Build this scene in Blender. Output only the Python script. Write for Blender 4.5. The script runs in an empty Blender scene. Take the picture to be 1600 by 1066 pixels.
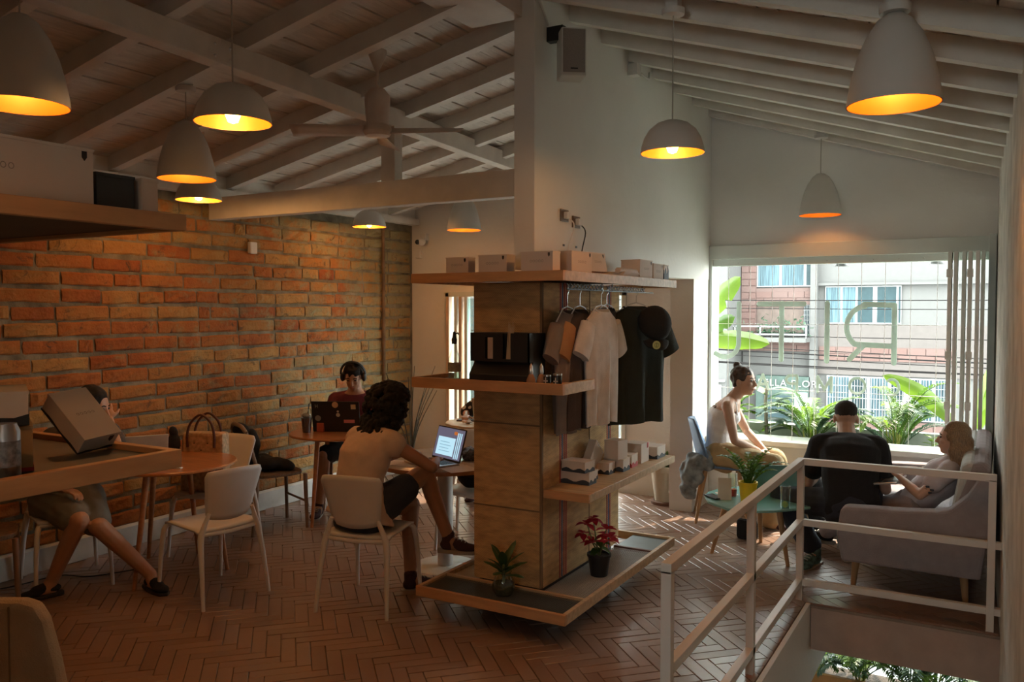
import bpy, bmesh, math, random
from math import pi, sin, cos, radians as R
from mathutils import Vector as V, Matrix, noise as mnoise
random.seed(7)
SC = bpy.context.scene
COL = SC.collection
# ---------------------------------------------------------------- camera
cd = bpy.data.cameras.new('camera'); cam = bpy.data.objects.new('camera', cd); COL.objects.link(cam)
cd.sensor_width = 36; cd.lens = 1306/1600*36; cd.clip_start = .05; cd.clip_end = 200
cam.location = (0, 0, 1.75); cam.rotation_euler = (R(90-2.19), 0, R(29.87))
SC.camera = cam
# ---------------------------------------------------------------- world, sun, exposure
w = bpy.data.worlds.new('sky'); SC.world = w; w.use_nodes = True
bg = w.node_tree.nodes['Background']
bg.inputs[0].default_value = (.90, 1.0, .97, 1); bg.inputs[1].default_value = 11.5
sl = bpy.data.lights.new('sun', 'SUN'); sl.energy = 9; sl.angle = R(1.5); sl.color = (1, .86, .66)
so = bpy.data.objects.new('sun', sl); COL.objects.link(so)
so.rotation_euler = V((.30, 1.0, 1.15)).to_track_quat('Z', 'Y').to_euler()
def portal(loc, rot, sx, sy):
    l = bpy.data.lights.new('portal', 'AREA'); l.shape = 'RECTANGLE'; l.size = sx; l.size_y = sy; l.cycles.is_portal = True
    o = bpy.data.objects.new('portal', l); COL.objects.link(o); o.location = loc; o.rotation_euler = rot
portal((-1.12, 7.62, 1.4), (R(-90), 0, 0), 2.1, 1.6)
portal((-4.03, 7.62, 1.0), (R(-90), 0, 0), 2.0, 1.85)
portal((-.5, -3.15, 2.0), (R(90), 0, 0), .9, .8)
portal((-.42, 7.62, -1.1), (R(-90), 0, 0), 4.0, 1.5)
SC.view_settings.view_transform = 'Standard'; SC.view_settings.look = 'None'
SC.view_settings.exposure = 0.55; SC.view_settings.gamma = 1
SC.cycles.use_denoising = True; SC.cycles.max_bounces = 8; SC.cycles.diffuse_bounces = 4
SC.cycles.transparent_max_bounces = 12; SC.cycles.sample_clamp_indirect = 6; SC.cycles.use_light_tree = True
SC.cycles.caustics_reflective = False; SC.cycles.caustics_refractive = False
# ---------------------------------------------------------------- materials
def nt(name):
    m = bpy.data.materials.new(name); m.use_nodes = True
    n = m.node_tree; b = n.nodes['Principled BSDF']; return m, n, b
def link(n, a, b): n.links.new(a, b)
def mat(name, col, rough=.6, metal=0., var=.12, scale=8., bump=.0, bscale=60., stretch=None, trans=0., coords='pos', emit=None, es=0, coat=0):
    m, n, b = nt(name)
    b.inputs['Roughness'].default_value = rough; b.inputs['Metallic'].default_value = metal
    if coat: b.inputs['Coat Weight'].default_value = coat; b.inputs['Coat Roughness'].default_value = .25
    if coords == 'pos':
        src = n.nodes.new('ShaderNodeNewGeometry').outputs['Position']
    else:
        src = n.nodes.new('ShaderNodeTexCoord').outputs['Object']
    mp = n.nodes.new('ShaderNodeMapping'); link(n, src, mp.inputs[0])
    if stretch: mp.inputs['Scale'].default_value = stretch
    nz = n.nodes.new('ShaderNodeTexNoise'); nz.inputs['Scale'].default_value = scale; nz.inputs['Detail'].default_value = 4
    link(n, mp.outputs[0], nz.inputs['Vector'])
    rp = n.nodes.new('ShaderNodeValToRGB'); link(n, nz.outputs[0], rp.inputs[0])
    c = V(col[:3])
    rp.color_ramp.elements[0].position = .3; rp.color_ramp.elements[1].position = .7
    rp.color_ramp.elements[0].color = (*(c*(1-var)), 1); rp.color_ramp.elements[1].color = (*(c*(1+var)), 1)
    link(n, rp.outputs[0], b.inputs['Base Color'])
    if bump:
        n2 = n.nodes.new('ShaderNodeTexNoise'); n2.inputs['Scale'].default_value = bscale; n2.inputs['Detail'].default_value = 3
        link(n, mp.outputs[0], n2.inputs['Vector'])
        bp = n.nodes.new('ShaderNodeBump'); bp.inputs['Strength'].default_value = bump; bp.inputs['Distance'].default_value = .01
        link(n, n2.outputs[0], bp.inputs['Height']); link(n, bp.outputs[0], b.inputs['Normal'])
    if emit:
        b.inputs['Emission Color'].default_value = (*emit, 1); b.inputs['Emission Strength'].default_value = es
    if trans: # thin translucent (leaves, cloth)
        tr = n.nodes.new('ShaderNodeBsdfTranslucent'); link(n, rp.outputs[0], tr.inputs[0])
        mx = n.nodes.new('ShaderNodeMixShader'); mx.inputs[0].default_value = trans
        link(n, b.outputs[0], mx.inputs[1]); link(n, tr.outputs[0], mx.inputs[2])
        link(n, mx.outputs[0], n.nodes['Material Output'].inputs[0])
    return m
def nospec(m, v=.08):
    m.node_tree.nodes['Principled BSDF'].inputs['Specular IOR Level'].default_value = v; return m
def glassmat(name, tint=(.95, 1, .98), gl=.10):
    m, n, b = nt(name); n.nodes.remove(b)
    t = n.nodes.new('ShaderNodeBsdfTransparent'); t.inputs[0].default_value = (*tint, 1)
    g = n.nodes.new('ShaderNodeBsdfGlossy'); g.inputs['Roughness'].default_value = .03
    lw = n.nodes.new('ShaderNodeLayerWeight'); lw.inputs[0].default_value = .35
    ma = n.nodes.new('ShaderNodeMath'); ma.operation = 'MULTIPLY_ADD'; ma.inputs[1].default_value = .6; ma.inputs[2].default_value = gl*.5
    link(n, lw.outputs['Facing'], ma.inputs[0])
    mx = n.nodes.new('ShaderNodeMixShader'); link(n, ma.outputs[0], mx.inputs[0])
    link(n, t.outputs[0], mx.inputs[1]); link(n, g.outputs[0], mx.inputs[2]); link(n, mx.outputs[0], n.nodes['Material Output'].inputs[0])
    return m
def randmat(name, cols, rough=.8, pnoise=3., wear=None, wearamt=.5, bump=.6, bscale=50, byrand=.75, coat=0):
    """colour per object (Object Info random) with position noise on top"""
    m, n, b = nt(name); b.inputs['Roughness'].default_value = rough
    if coat: b.inputs['Coat Weight'].default_value = coat; b.inputs['Coat Roughness'].default_value = .2
    oi = n.nodes.new('ShaderNodeObjectInfo'); g = n.nodes.new('ShaderNodeNewGeometry')
    nz = n.nodes.new('ShaderNodeTexNoise'); nz.inputs['Scale'].default_value = pnoise; nz.inputs['Detail'].default_value = 5
    link(n, g.outputs['Position'], nz.inputs['Vector'])
    mx = n.nodes.new('ShaderNodeMix'); mx.data_type = 'FLOAT'; mx.inputs[0].default_value = byrand
    link(n, nz.outputs[0], mx.inputs[2]); link(n, oi.outputs['Random'], mx.inputs[3])
    rp = n.nodes.new('ShaderNodeValToRGB'); link(n, mx.outputs[0], rp.inputs[0])
    el = rp.color_ramp.elements
    while len(el) < len(cols): el.new(.5)
    for i, c in enumerate(cols): el[i].position = i/(len(cols)-1); el[i].color = (*c, 1)
    out = rp.outputs[0]
    if wear:
        n3 = n.nodes.new('ShaderNodeTexNoise'); n3.inputs['Scale'].default_value = 5; n3.inputs['Detail'].default_value = 8; n3.inputs['Roughness'].default_value = .7
        link(n, g.outputs['Position'], n3.inputs['Vector'])
        sep = n.nodes.new('ShaderNodeSeparateXYZ'); link(n, g.outputs['Position'], sep.inputs[0])
        # more mortar wash towards the far end and the top of the wall
        a = n.nodes.new('ShaderNodeMapRange'); a.inputs[1].default_value = 3.2; a.inputs[2].default_value = 7.4; a.inputs[3].default_value = -.16; a.inputs[4].default_value = .09
        link(n, sep.outputs['Y'], a.inputs[0])
        z = n.nodes.new('ShaderNodeMapRange'); z.inputs[1].default_value = 2.2; z.inputs[2].default_value = 2.7; z.inputs[3].default_value = 0; z.inputs[4].default_value = .16
        link(n, sep.outputs['Z'], z.inputs[0])
        s1 = n.nodes.new('ShaderNodeMath'); s1.operation = 'ADD'; link(n, a.outputs[0], s1.inputs[0]); link(n, z.outputs[0], s1.inputs[1])
        s2 = n.nodes.new('ShaderNodeMath'); s2.operation = 'ADD'; link(n, s1.outputs[0], s2.inputs[0]); link(n, n3.outputs[0], s2.inputs[1])
        mr = n.nodes.new('ShaderNodeMapRange'); mr.inputs[1].default_value = .46; mr.inputs[2].default_value = .62; mr.inputs[4].default_value = wearamt
        link(n, s2.outputs[0], mr.inputs[0])
        mc = n.nodes.new('ShaderNodeMix'); mc.data_type = 'RGBA'; link(n, mr.outputs[0], mc.inputs[0])
        link(n, out, mc.inputs[6]); mc.inputs[7].default_value = (*wear, 1); out = mc.outputs[2]
        n4 = n.nodes.new('ShaderNodeTexNoise'); n4.inputs['Scale'].default_value = 9; n4.inputs['Detail'].default_value = 9; n4.inputs['Roughness'].default_value = .75; n4.inputs['Distortion'].default_value = .8
        link(n, g.outputs['Position'], n4.inputs['Vector'])
        m4 = n.nodes.new('ShaderNodeMapRange'); m4.inputs[1].default_value = .57; m4.inputs[2].default_value = .68; m4.inputs[4].default_value = .85; link(n, n4.outputs[0], m4.inputs[0])
        mc4 = n.nodes.new('ShaderNodeMix'); mc4.data_type = 'RGBA'; link(n, m4.outputs[0], mc4.inputs[0]); link(n, out, mc4.inputs[6]); mc4.inputs[7].default_value = (.045, .04, .028, 1); out = mc4.outputs[2]
    link(n, out, b.inputs['Base Color'])
    n2 = n.nodes.new('ShaderNodeTexNoise'); n2.inputs['Scale'].default_value = bscale; n2.inputs['Detail'].default_value = 5
    link(n, g.outputs['Position'], n2.inputs['Vector'])
    bp = n.nodes.new('ShaderNodeBump'); bp.inputs['Strength'].default_value = bump; bp.inputs['Distance'].default_value = .01
    link(n, n2.outputs[0], bp.inputs['Height']); link(n, bp.outputs[0], b.inputs['Normal'])
    return m
def weavemat(name, col, seams=True):
    """burlap: fine weave relief"""
    m, n, b = nt(name); b.inputs['Roughness'].default_value = .9
    g = n.nodes.new('ShaderNodeNewGeometry'); outs = []
    for axis, d in (('X', 'x'), ('Z', 'z')):
        wv = n.nodes.new('ShaderNodeTexWave'); wv.inputs['Scale'].default_value = 48; wv.inputs['Distortion'].default_value = 1.2
        wv.bands_direction = 'Z' if axis == 'Z' else 'DIAGONAL'; wv.inputs['Detail'].default_value = 2; link(n, g.outputs['Position'], wv.inputs['Vector']); outs.append(wv)
    ad = n.nodes.new('ShaderNodeMath'); ad.operation = 'ADD'; link(n, outs[0].outputs['Fac'], ad.inputs[0]); link(n, outs[1].outputs['Fac'], ad.inputs[1])
    nz = n.nodes.new('ShaderNodeTexNoise'); nz.inputs['Scale'].default_value = 9; nz.inputs['Detail'].default_value = 8
    mp = n.nodes.new('ShaderNodeMapping'); mp.inputs['Scale'].default_value = (1.2, 1.2, 4); link(n, g.outputs['Position'], mp.inputs[0]); link(n, mp.outputs[0], nz.inputs['Vector'])
    a2 = n.nodes.new('ShaderNodeMath'); a2.operation = 'MULTIPLY_ADD'; a2.inputs[1].default_value = .18; link(n, ad.outputs[0], a2.inputs[0]); link(n, nz.outputs[0], a2.inputs[2])
    rp = n.nodes.new('ShaderNodeValToRGB'); link(n, a2.outputs[0], rp.inputs[0]); c = V(col)
    rp.color_ramp.elements[0].position = .42; rp.color_ramp.elements[1].position = .85
    rp.color_ramp.elements[0].color = (*(c*.66), 1); rp.color_ramp.elements[1].color = (*(c*1.15), 1)
    link(n, rp.outputs[0], b.inputs['Base Color'])
    bp = n.nodes.new('ShaderNodeBump'); bp.inputs['Strength'].default_value = .5; bp.inputs['Distance'].default_value = .004
    link(n, ad.outputs[0], bp.inputs['Height']); link(n, bp.outputs[0], b.inputs['Normal'])
    return m
WHITE = mat('white plaster', (.76, .75, .72), .85, bump=.25, bscale=25, var=.04, scale=2)
ROUGHW = mat('rough grey plaster', (.60, .58, .54), .9, bump=1.0, bscale=9, var=.22, scale=5)
CEILW = mat('white painted timber', (.70, .67, .62), .6, var=.08, scale=6, bump=.2, bscale=40)
BOARDW = mat('white painted boards', (.66, .63, .58), .65, var=.14, scale=9, bump=.3, bscale=30, stretch=(4, .6, 1))
RAILW = mat('white enamelled steel', (.66, .62, .58), .4, var=.03)
PLASW = mat('white plastic', (.70, .68, .66), .38, var=.03)
TRIMW = mat('white trim paint', (.62, .66, .62), .5, var=.03)
BRICK = randmat('brick', [(.06, .035, .02), (.26, .075, .02), (.36, .125, .03), (.34, .16, .045), (.40, .23, .075), (.20, .15, .08)], .95, 7, wear=(.25, .225, .12), wearamt=.85, byrand=.5, bump=1.0, bscale=35)
MORTAR = mat('old mortar', (.19, .165, .115), .95, bump=1.2, bscale=22, var=.45, scale=7)
TILE = randmat('terracotta tile', [(.20, .115, .08), (.25, .15, .105), (.29, .18, .13), (.225, .13, .095)], .34, 3, bump=.12, bscale=14, byrand=.6, coat=.5)
GROUT = mat('grout', (.24, .19, .155), .7, var=.2)
PINE_WARM = mat('lamp-warmed pine wood', (.52, .27, .12), .5, var=.16, scale=5, stretch=(1, 1, 6), bump=.08)  # pale pine with the lamps' orange light put into its colour, for front boards
PINEX = mat('pine edge wood', (.52, .36, .21), .5, var=.18, scale=6, stretch=(.6, 6, 6), bump=.08)
TEAK = mat('warm table wood', (.42, .17, .06), .28, var=.22, scale=5, stretch=(1, 7, 7), coat=.3)
OAK = mat('light oak wood', (.52, .36, .20), .42, var=.15, scale=6, stretch=(1, 7, 1))
LEG = mat('beech legs', (.45, .26, .12), .45, var=.15, scale=6)
DWOOD = mat('bentwood chair wood', (.22, .14, .09), .5, var=.2, scale=7)
BURLAP = weavemat('burlap sacking', (.58, .36, .16)); REDS = mat('red sack stripe', (.35, .06, .05), .9); BLUES = mat('blue sack stripe', (.06, .08, .18), .9)
BLACK = mat('black plastic', (.012, .012, .013), .45, var=.1)
BLKM = mat('black metal mesh', (.03, .035, .035), .5, var=.2)
STEEL = mat('steel', (.55, .55, .53), .3, .9, var=.05)
CARD = mat('white cardboard', (.62, .53, .46), .7, var=.03); CARDB = mat('box navy base', (.035, .045, .06), .6); CARDR = mat('box red base', (.42, .03, .03), .6)
CARDY = mat('kraft cardboard', (.45, .30, .15), .75, var=.06); PRINT = mat('grey print', (.30, .25, .22), .8)
SHADE = mat('lamp shade enamel', (.60, .58, .55), .55, var=.03)
GOLD = mat('gold lamp lining', (.50, .16, .010), .45, .25, var=.04)
CORD = mat('lamp cord', (.40, .38, .34), .6)
LEAF = mat('palm green', (.07, .14, .02), .45, var=.35, scale=6, trans=.45)
LEAFY = mat('bright leaf green', (.13, .22, .022), .4, var=.2, scale=5, trans=.55)
LEAFD = mat('dark leaf green', (.05, .11, .035), .4, var=.3, scale=12, trans=.2)
LEAFG = mat('grey green leaf', (.055, .11, .065), .45, var=.3, trans=.4)
REDL = mat('poinsettia red', (.42, .012, .03), .5, var=.3, scale=30, trans=.25)
STEM = mat('plant stem', (.16, .17, .06), .6); SOIL = mat('potting soil', (.05, .035, .025), .95, bump=1, bscale=80)
GLASS = glassmat('clear glass'); GLASSG = glassmat('green tinted glass', (.80, .93, .90), .16)
def fabric(name, col, rough=.9, b=.25, **k): return mat(name, col, rough, bump=b, bscale=220, var=.1, scale=14, **k)
# ---------------------------------------------------------------- mesh builder
WM = {}
def wm(o): return WM.get(o.name, Matrix())
def T(x, y, z): return Matrix.Translation((x, y, z))
def RZ(a): return Matrix.Rotation(a, 4, 'Z')
def RX(a): return Matrix.Rotation(a, 4, 'X')
def RY(a): return Matrix.Rotation(a, 4, 'Y')
def catmull(pts, n=6):
    pts = [V(p) for p in pts]; out = []
    P = [pts[0]*2-pts[1]] + pts + [pts[-1]*2-pts[-2]]
    for i in range(1, len(P)-2):
        for k in range(n):
            t = k/n; a, b, c, d = P[i-1:i+3]
            out.append(.5*((2*b)+(c-a)*t+(2*a-5*b+4*c-d)*t*t+(3*b-a-3*c+d)*t**3))
    out.append(pts[-1]); return out
class MB:
    def __init__(s, m=None): s.v = []; s.f = []; s.m = m or Matrix()
    def add(s, vs, fs):
        k = len(s.v); s.v += [s.m @ V(p) for p in vs]; s.f += [tuple(i+k for i in f) for f in fs]; return s
    def box(s, x0, x1, y0, y1, z0, z1, m=None):
        vs = [V((x, y, z)) for z in (z0, z1) for y in (y0, y1) for x in (x0, x1)]
        if m: vs = [m @ p for p in vs]
        return s.add(vs, [(0, 2, 3, 1), (4, 5, 7, 6), (0, 1, 5, 4), (2, 6, 7, 3), (0, 4, 6, 2), (1, 3, 7, 5)])
    def prism(s, pts, d, m=None):
        """closed outline of 3d points extruded by vector d"""
        pts = [V(p) for p in pts]; n = len(pts); d = V(d); vs = pts+[p+d for p in pts]
        if m: vs = [m @ p for p in vs]
        return s.add(vs, [tuple(range(n-1, -1, -1)), tuple(range(n, 2*n))]+[(i, (i+1) % n, n+(i+1) % n, n+i) for i in range(n)])
    def ring(s, rings, cap=True):
        n = len(rings[0]); vs = [p for r in rings for p in r]; fs = []
        for k in range(len(rings)-1):
            for i in range(n): j = (i+1) % n; fs.append((k*n+i, k*n+j, (k+1)*n+j, (k+1)*n+i))
        if cap: fs += [tuple(range(n-1, -1, -1)), tuple((len(rings)-1)*n+i for i in range(n))]
        return s.add(vs, fs)
    def tube(s, pts, r, n=8, smooth=0, cap=True, sq=1.):
        pts = catmull(pts, smooth) if smooth else [V(p) for p in pts]
        L = len(pts); rs = [r]*L if not isinstance(r, (list, tuple)) else None
        if rs is None:
            rs = [r[min(int(i/(L-1)*(len(r)-1)), len(r)-2)]*(1-((i/(L-1)*(len(r)-1)) - min(int(i/(L-1)*(len(r)-1)), len(r)-2))) + r[min(int(i/(L-1)*(len(r)-1)), len(r)-2)+1]*((i/(L-1)*(len(r)-1)) - min(int(i/(L-1)*(len(r)-1)), len(r)-2)) for i in range(L)]
        rings = []; up = None
        for i, p in enumerate(pts):
            t = (pts[min(i+1, L-1)]-pts[max(i-1, 0)]).normalized()
            if up is None: up = V((0, 0, 1)) if abs(t.z) < .9 else V((0, 1, 0))
            a = t.cross(up).normalized(); b = a.cross(t).normalized(); up = b
            rings.append([p+(a*cos(2*pi*k/n+pi/n)+b*sq*sin(2*pi*k/n+pi/n))*rs[i] for k in range(n)])
        return s.ring(rings, cap)
    def lathe(s, prof, n=24, c=(0, 0, 0), cap=False):
        return s.ring([[V((c[0]+r*cos(2*pi*k/n), c[1]+r*sin(2*pi*k/n), c[2]+z)) for k in range(n)] for r, z in prof], cap)
    def cyl(s, c, r, z0, z1, n=20, r2=None): return s.lathe([(r, z0), (r2 or r, z1)], n, c, True)
    def ball(s, c, r, m=None, n=12):
        r = r if isinstance(r, (tuple, list)) else (r, r, r); k = n//2; rings = []
        for i in range(1, k):
            a = pi*i/k; rings.append([V((r[0]*sin(a)*cos(2*pi*j/n), r[1]*sin(a)*sin(2*pi*j/n), -r[2]*cos(a))) for j in range(n)])
        rings = [[(m @ p if m else p)+V(c) for p in q] for q in rings]; return s.ring(rings)
    def grid(s, fn, nu, nv, thick=0.):
        vs = [V(fn(i/nu, j/nv)) for j in range(nv+1) for i in range(nu+1)]
        fs = [(j*(nu+1)+i, j*(nu+1)+i+1, (j+1)*(nu+1)+i+1, (j+1)*(nu+1)+i) for j in range(nv) for i in range(nu)]
        return s.add(vs, fs)
    def build(s, name, material, parent=None, smooth=False, bevel=0, solid=0, local=False, subsurf=0):
        me = bpy.data.meshes.new(name); vs = s.v
        if parent is not None and not local:
            inv = wm(parent).inverted(); vs = [inv @ p for p in vs]
        me.from_pydata([tuple(p) for p in vs], [], s.f); me.update()
        bm = bmesh.new(); bm.from_mesh(me); bmesh.ops.recalc_face_normals(bm, faces=bm.faces); bm.to_mesh(me); bm.free()
        me.materials.append(material)
        if smooth:
            me.polygons.foreach_set('use_smooth', [True]*len(me.polygons))
            try: me.set_sharp_from_angle(angle=R(40))
            except Exception: pass
        o = bpy.data.objects.new(name, me); COL.objects.link(o)
        if solid:
            q = o.modifiers.new('s', 'SOLIDIFY'); q.thickness = solid; q.offset = 0
        if bevel:
            q = o.modifiers.new('b', 'BEVEL'); q.width = bevel; q.segments = 2; q.limit_method = 'ANGLE'
        if subsurf:
            q = o.modifiers.new('u', 'SUBSURF'); q.levels = q.render_levels = subsurf
        if parent is not None: o.parent = parent; WM[o.name] = wm(parent)
        return o
def tag(o, label=None, cat=None, group=None, kind=None):
    for k, x in (('label', label), ('category', cat), ('group', group), ('kind', kind)):
        if x: o[k] = x
    return o
def thing(name, label, cat, loc=(0, 0, 0), rz=0, group=None):
    o = bpy.data.objects.new(name, None); COL.objects.link(o); o.location = loc; o.rotation_euler = (0, 0, rz); o.empty_display_size = .1
    WM[o.name] = T(*loc) @ RZ(rz); return tag(o, label, cat, group)
KIDS = {}
def copy_tree(o, parent=None, label=None, loc=None, rz=None):
    c = o.copy(); COL.objects.link(c); c.parent = parent
    if loc is not None: c.location = loc; c.rotation_euler = (0, 0, rz or 0); WM[c.name] = T(*loc) @ RZ(rz or 0)
    if label: c['label'] = label
    for ch in [x for x in bpy.data.objects if x.parent == o]: copy_tree(ch, c)
    return c
def kids(o): return [x for x in bpy.data.objects if x.parent == o]
def struct(o): o['kind'] = 'structure'; return o
TMP = bpy.data.scenes.new('tmp_blob')
def blob(shapes, vox=.007, smooth=2, disp=0, ds=10, seed=0):
    m = MB()
    for s in shapes:
        if s[0] == 'c':
            _, a, ra, b, rb_ = s; a = V(a); b = V(b); d = b-a; L = d.length
            if L < 1e-5: m.ball(a, ra); continue
            t = d/L; u = V((0, 0, 1)) if abs(t.z) < .9 else V((0, 1, 0)); x = t.cross(u).normalized(); y = x.cross(t); n = 12; rings = []
            for k in (-75, -45, -15): q = R(k); rings.append((a+t*ra*sin(q), ra*cos(q)))
            rings += [(a, ra), (b, rb_)]
            for k in (15, 45, 75): q = R(k); rings.append((b+t*rb_*sin(q), rb_*cos(q)))
            m.ring([[c+(x*cos(2*pi*j/n)+y*sin(2*pi*j/n))*r for j in range(n)] for c, r in rings])
        elif s[0] == 'e': m.ball(s[1], s[2], s[3] if len(s) > 3 else None, n=18)
        elif s[0] == 'l': m.ring(s[1])
    me = bpy.data.meshes.new('b'); me.from_pydata([tuple(p) for p in m.v], [], m.f)
    o = bpy.data.objects.new('b', me); TMP.collection.objects.link(o)
    r = o.modifiers.new('r', 'REMESH'); r.mode = 'VOXEL'; r.voxel_size = vox; r.use_smooth_shade = True
    if smooth: q = o.modifiers.new('s', 'SMOOTH'); q.iterations = smooth; q.factor = .5
    TMP.view_layers[0].update(); dg = TMP.view_layers[0].depsgraph; out = bpy.data.meshes.new_from_object(o.evaluated_get(dg))
    bpy.data.objects.remove(o); bpy.data.meshes.remove(me)
    if disp:
        n_ = len(out.vertices); co = [0.]*(3*n_); out.vertices.foreach_get('co', co); no = [x for v in out.vertex_normals for x in v.vector]
        for i in range(0, 3*n_, 3):
            q = disp*mnoise.noise(V((co[i]*ds+seed*7, co[i+1]*ds, co[i+2]*ds)))
            co[i] += no[i]*q; co[i+1] += no[i+1]*q; co[i+2] += no[i+2]*q
        out.vertices.foreach_set('co', co); out.update()
    out.polygons.foreach_set('use_smooth', [True]*len(out.polygons)); out.materials.clear(); return out
def addmesh(name, me, mm, parent, kind=None):
    me.materials.append(mm); me.transform(wm(parent).inverted()); o = bpy.data.objects.new(name, me); COL.objects.link(o); o.parent = parent; WM[o.name] = wm(parent); return o
# ================================================================ SETTING
def zl(x): return 3.42+.212*(x+2.2)      # underside of the rafters, brick side
def zr(x): return 3.45-.315*(x+2.2)      # underside of the rafters, street side
def xw(y): return .02+(7.4-y)*.020       # inner face of the right wall
# floor: grout bed with herringbone tiles
fl = struct(MB().prism([(-5.6, -3.2, -.02), (.3, -3.2, -.02), (.3, 1.0, -.02), (-.93, 1.0, -.02), (-.93, 5.13, -.02), (.3, 5.13, -.02), (.3, 7.6, -.02), (-5.6, 7.6, -.02)], (0, 0, .014)).build('floor', GROUT))
n_, Wt = 4, .0735; C45 = math.sqrt(.5); cands = []
fx = V((.0, 1.75)) if False else None
for a in range(-90, 90):
    for b in range(-30, 30):
        for kind in (0, 1):
            ox, oy = a+2*n_*b, a
            if kind == 0: u0, u1, v0, v1 = ox, ox+n_, oy, oy+1
            else: u0, u1, v0, v1 = ox+n_, ox+n_+1, oy+1-n_, oy+1
            uc, vc = (u0+u1)/2*Wt, (v0+v1)/2*Wt
            x = -2.5+uc*C45+vc*C45; y = 4-uc*C45+vc*C45
            if not (-5.42 < x < xw(y)+.15 and 1.2 < y < 7.45): continue
            if x > -.75 and y < 4.95: continue
            # inside the picture only
            rx = x*cos(R(29.87))+y*sin(R(29.87)); d = -x*sin(R(29.87))+y*cos(R(29.87))
            if d < 3.5 or abs(rx/d) > .66 or 533+1306*(1.75/d-.038) > 1110: continue
            cands.append((d, x, y, kind))
cands.sort()
def clip(poly, nx, ny, c):
    out = []
    for i, p in enumerate(poly):
        q = poly[(i+1) % len(poly)]; dp = nx*p[0]+ny*p[1]-c; dq = nx*q[0]+ny*q[1]-c
        if dp <= 0: out.append(p)
        if dp*dq < 0: t = dp/(dp-dq); out.append((p[0]+(q[0]-p[0])*t, p[1]+(q[1]-p[1])*t))
    return out
def pieces(x, y, rz):
    L2, W2 = n_*Wt/2-.0022, Wt/2-.0022; c, s = cos(rz), sin(rz)
    q = [(x+a*c-b*s, y+a*s+b*c) for a, b in ((-L2, -W2), (L2, -W2), (L2, W2), (-L2, W2))]
    if max(p[0] for p in q) < -.935 and max(p[1] for p in q) < 7.4: return None
    if min(p[1] for p in q) > 5.14 and max(p[1] for p in q) < 7.4 and max(p[0] for p in q) < .02: return None
    q = clip(clip(q, 0, 1, 7.399), 1, 0, xw(y)-.002)
    a = clip(q, 1, 0, -.934); b = clip(clip(q, -1, 0, .934), 0, -1, -5.142)
    if a and b and min(p[1] for p in q) > 5.142: return [q]
    return [p for p in (a, b) if len(p) > 2]
tme = []
for k in range(4):
    m = MB(); L2, W2 = n_*Wt/2-.0022, Wt/2-.0022; c = .0018
    rnd = random.Random(k)
    z = [.0048+rnd.uniform(-.0008, .0008) for _ in range(4)]
    base = [(-L2, -W2), (L2, -W2), (L2, W2), (-L2, W2)]
    top = [(-L2+c, -W2+c), (L2-c, -W2+c), (L2-c, W2-c), (-L2+c, W2-c)]
    m.add([(x, y, -.006) for x, y in base]+[(x, y, z[0]-.0012) for x, y in base]+[(p[0], p[1], z[i]) for i, p in enumerate(top)],
          [(0, 1, 5, 4), (1, 2, 6, 5), (2, 3, 7, 6), (3, 0, 4, 7), (4, 5, 9, 8), (5, 6, 10, 9), (6, 7, 11, 10), (7, 4, 8, 11), (8, 9, 10, 11)])
    tme.append(m)
protos = [t.build('tile', TILE, fl) for t in tme]
rest = MB(); used = 0; done_ = set()
for d, x, y, kind in cands:
    rz = R(-45)+(R(90) if kind else 0); pc = pieces(x, y, rz)
    if pc is not None:
        mm_ = MB()
        for q in pc: mm_.prism([(a, b, -.006) for a, b in q], (0, 0, .0105))
        if not pc: continue
        if used < 300: mm_.build('tile', TILE, fl); used += 1
        else: rest.add(mm_.v, mm_.f)
        continue
    if used < 300:
        k = used % 4; first_ = k not in done_; done_.add(k); o = protos[k] if first_ else protos[k].copy()
        if not first_: COL.objects.link(o); o.parent = fl
        o.location = (x, y, random.uniform(-.0008, .0008)); o.rotation_euler = (random.uniform(-.006, .006), random.uniform(-.004, .004), rz); used += 1
    else:
        mm = T(x, y, random.uniform(-.0008, .0008)) @ RZ(rz) @ RX(random.uniform(-.006, .006)); t = random.choice(tme)
        rest.add([mm @ p for p in t.v], t.f)
tag(rest.build('tiles', TILE, fl), kind='stuff')
# void edge and storey below
f = MB(); f.box(-.93, -.905, 1.0, 5.72, -.50, .0); struct(f.build('trim_1', WHITE)); 
f = MB(); f.box(-.9, .2, 5.13, 5.40, -.27, -.022); struct(f.build('trim_2', mat('taupe slab edge', (.42, .31, .26), .8, var=.08, bump=.2)))
struct(MB().box(-5.6, .3, -3.2, 7.6, -3.3, -3.2).build('floor_lower', GROUT))
struct(MB().box(-5.6, .3, 7.4, 7.6, -3.2, -1.75).box(-5.6, -2.6, 7.4, 7.6, -1.75, -.27).box(-5.6, .3, 7.4, 7.6, -.45, -.02).build('wall_lower_back', WHITE))
struct(MB().box(-3.5, -3.4, -3.2, 7.4, -3.2, -.02).build('wall_lower_left', WHITE))
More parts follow.
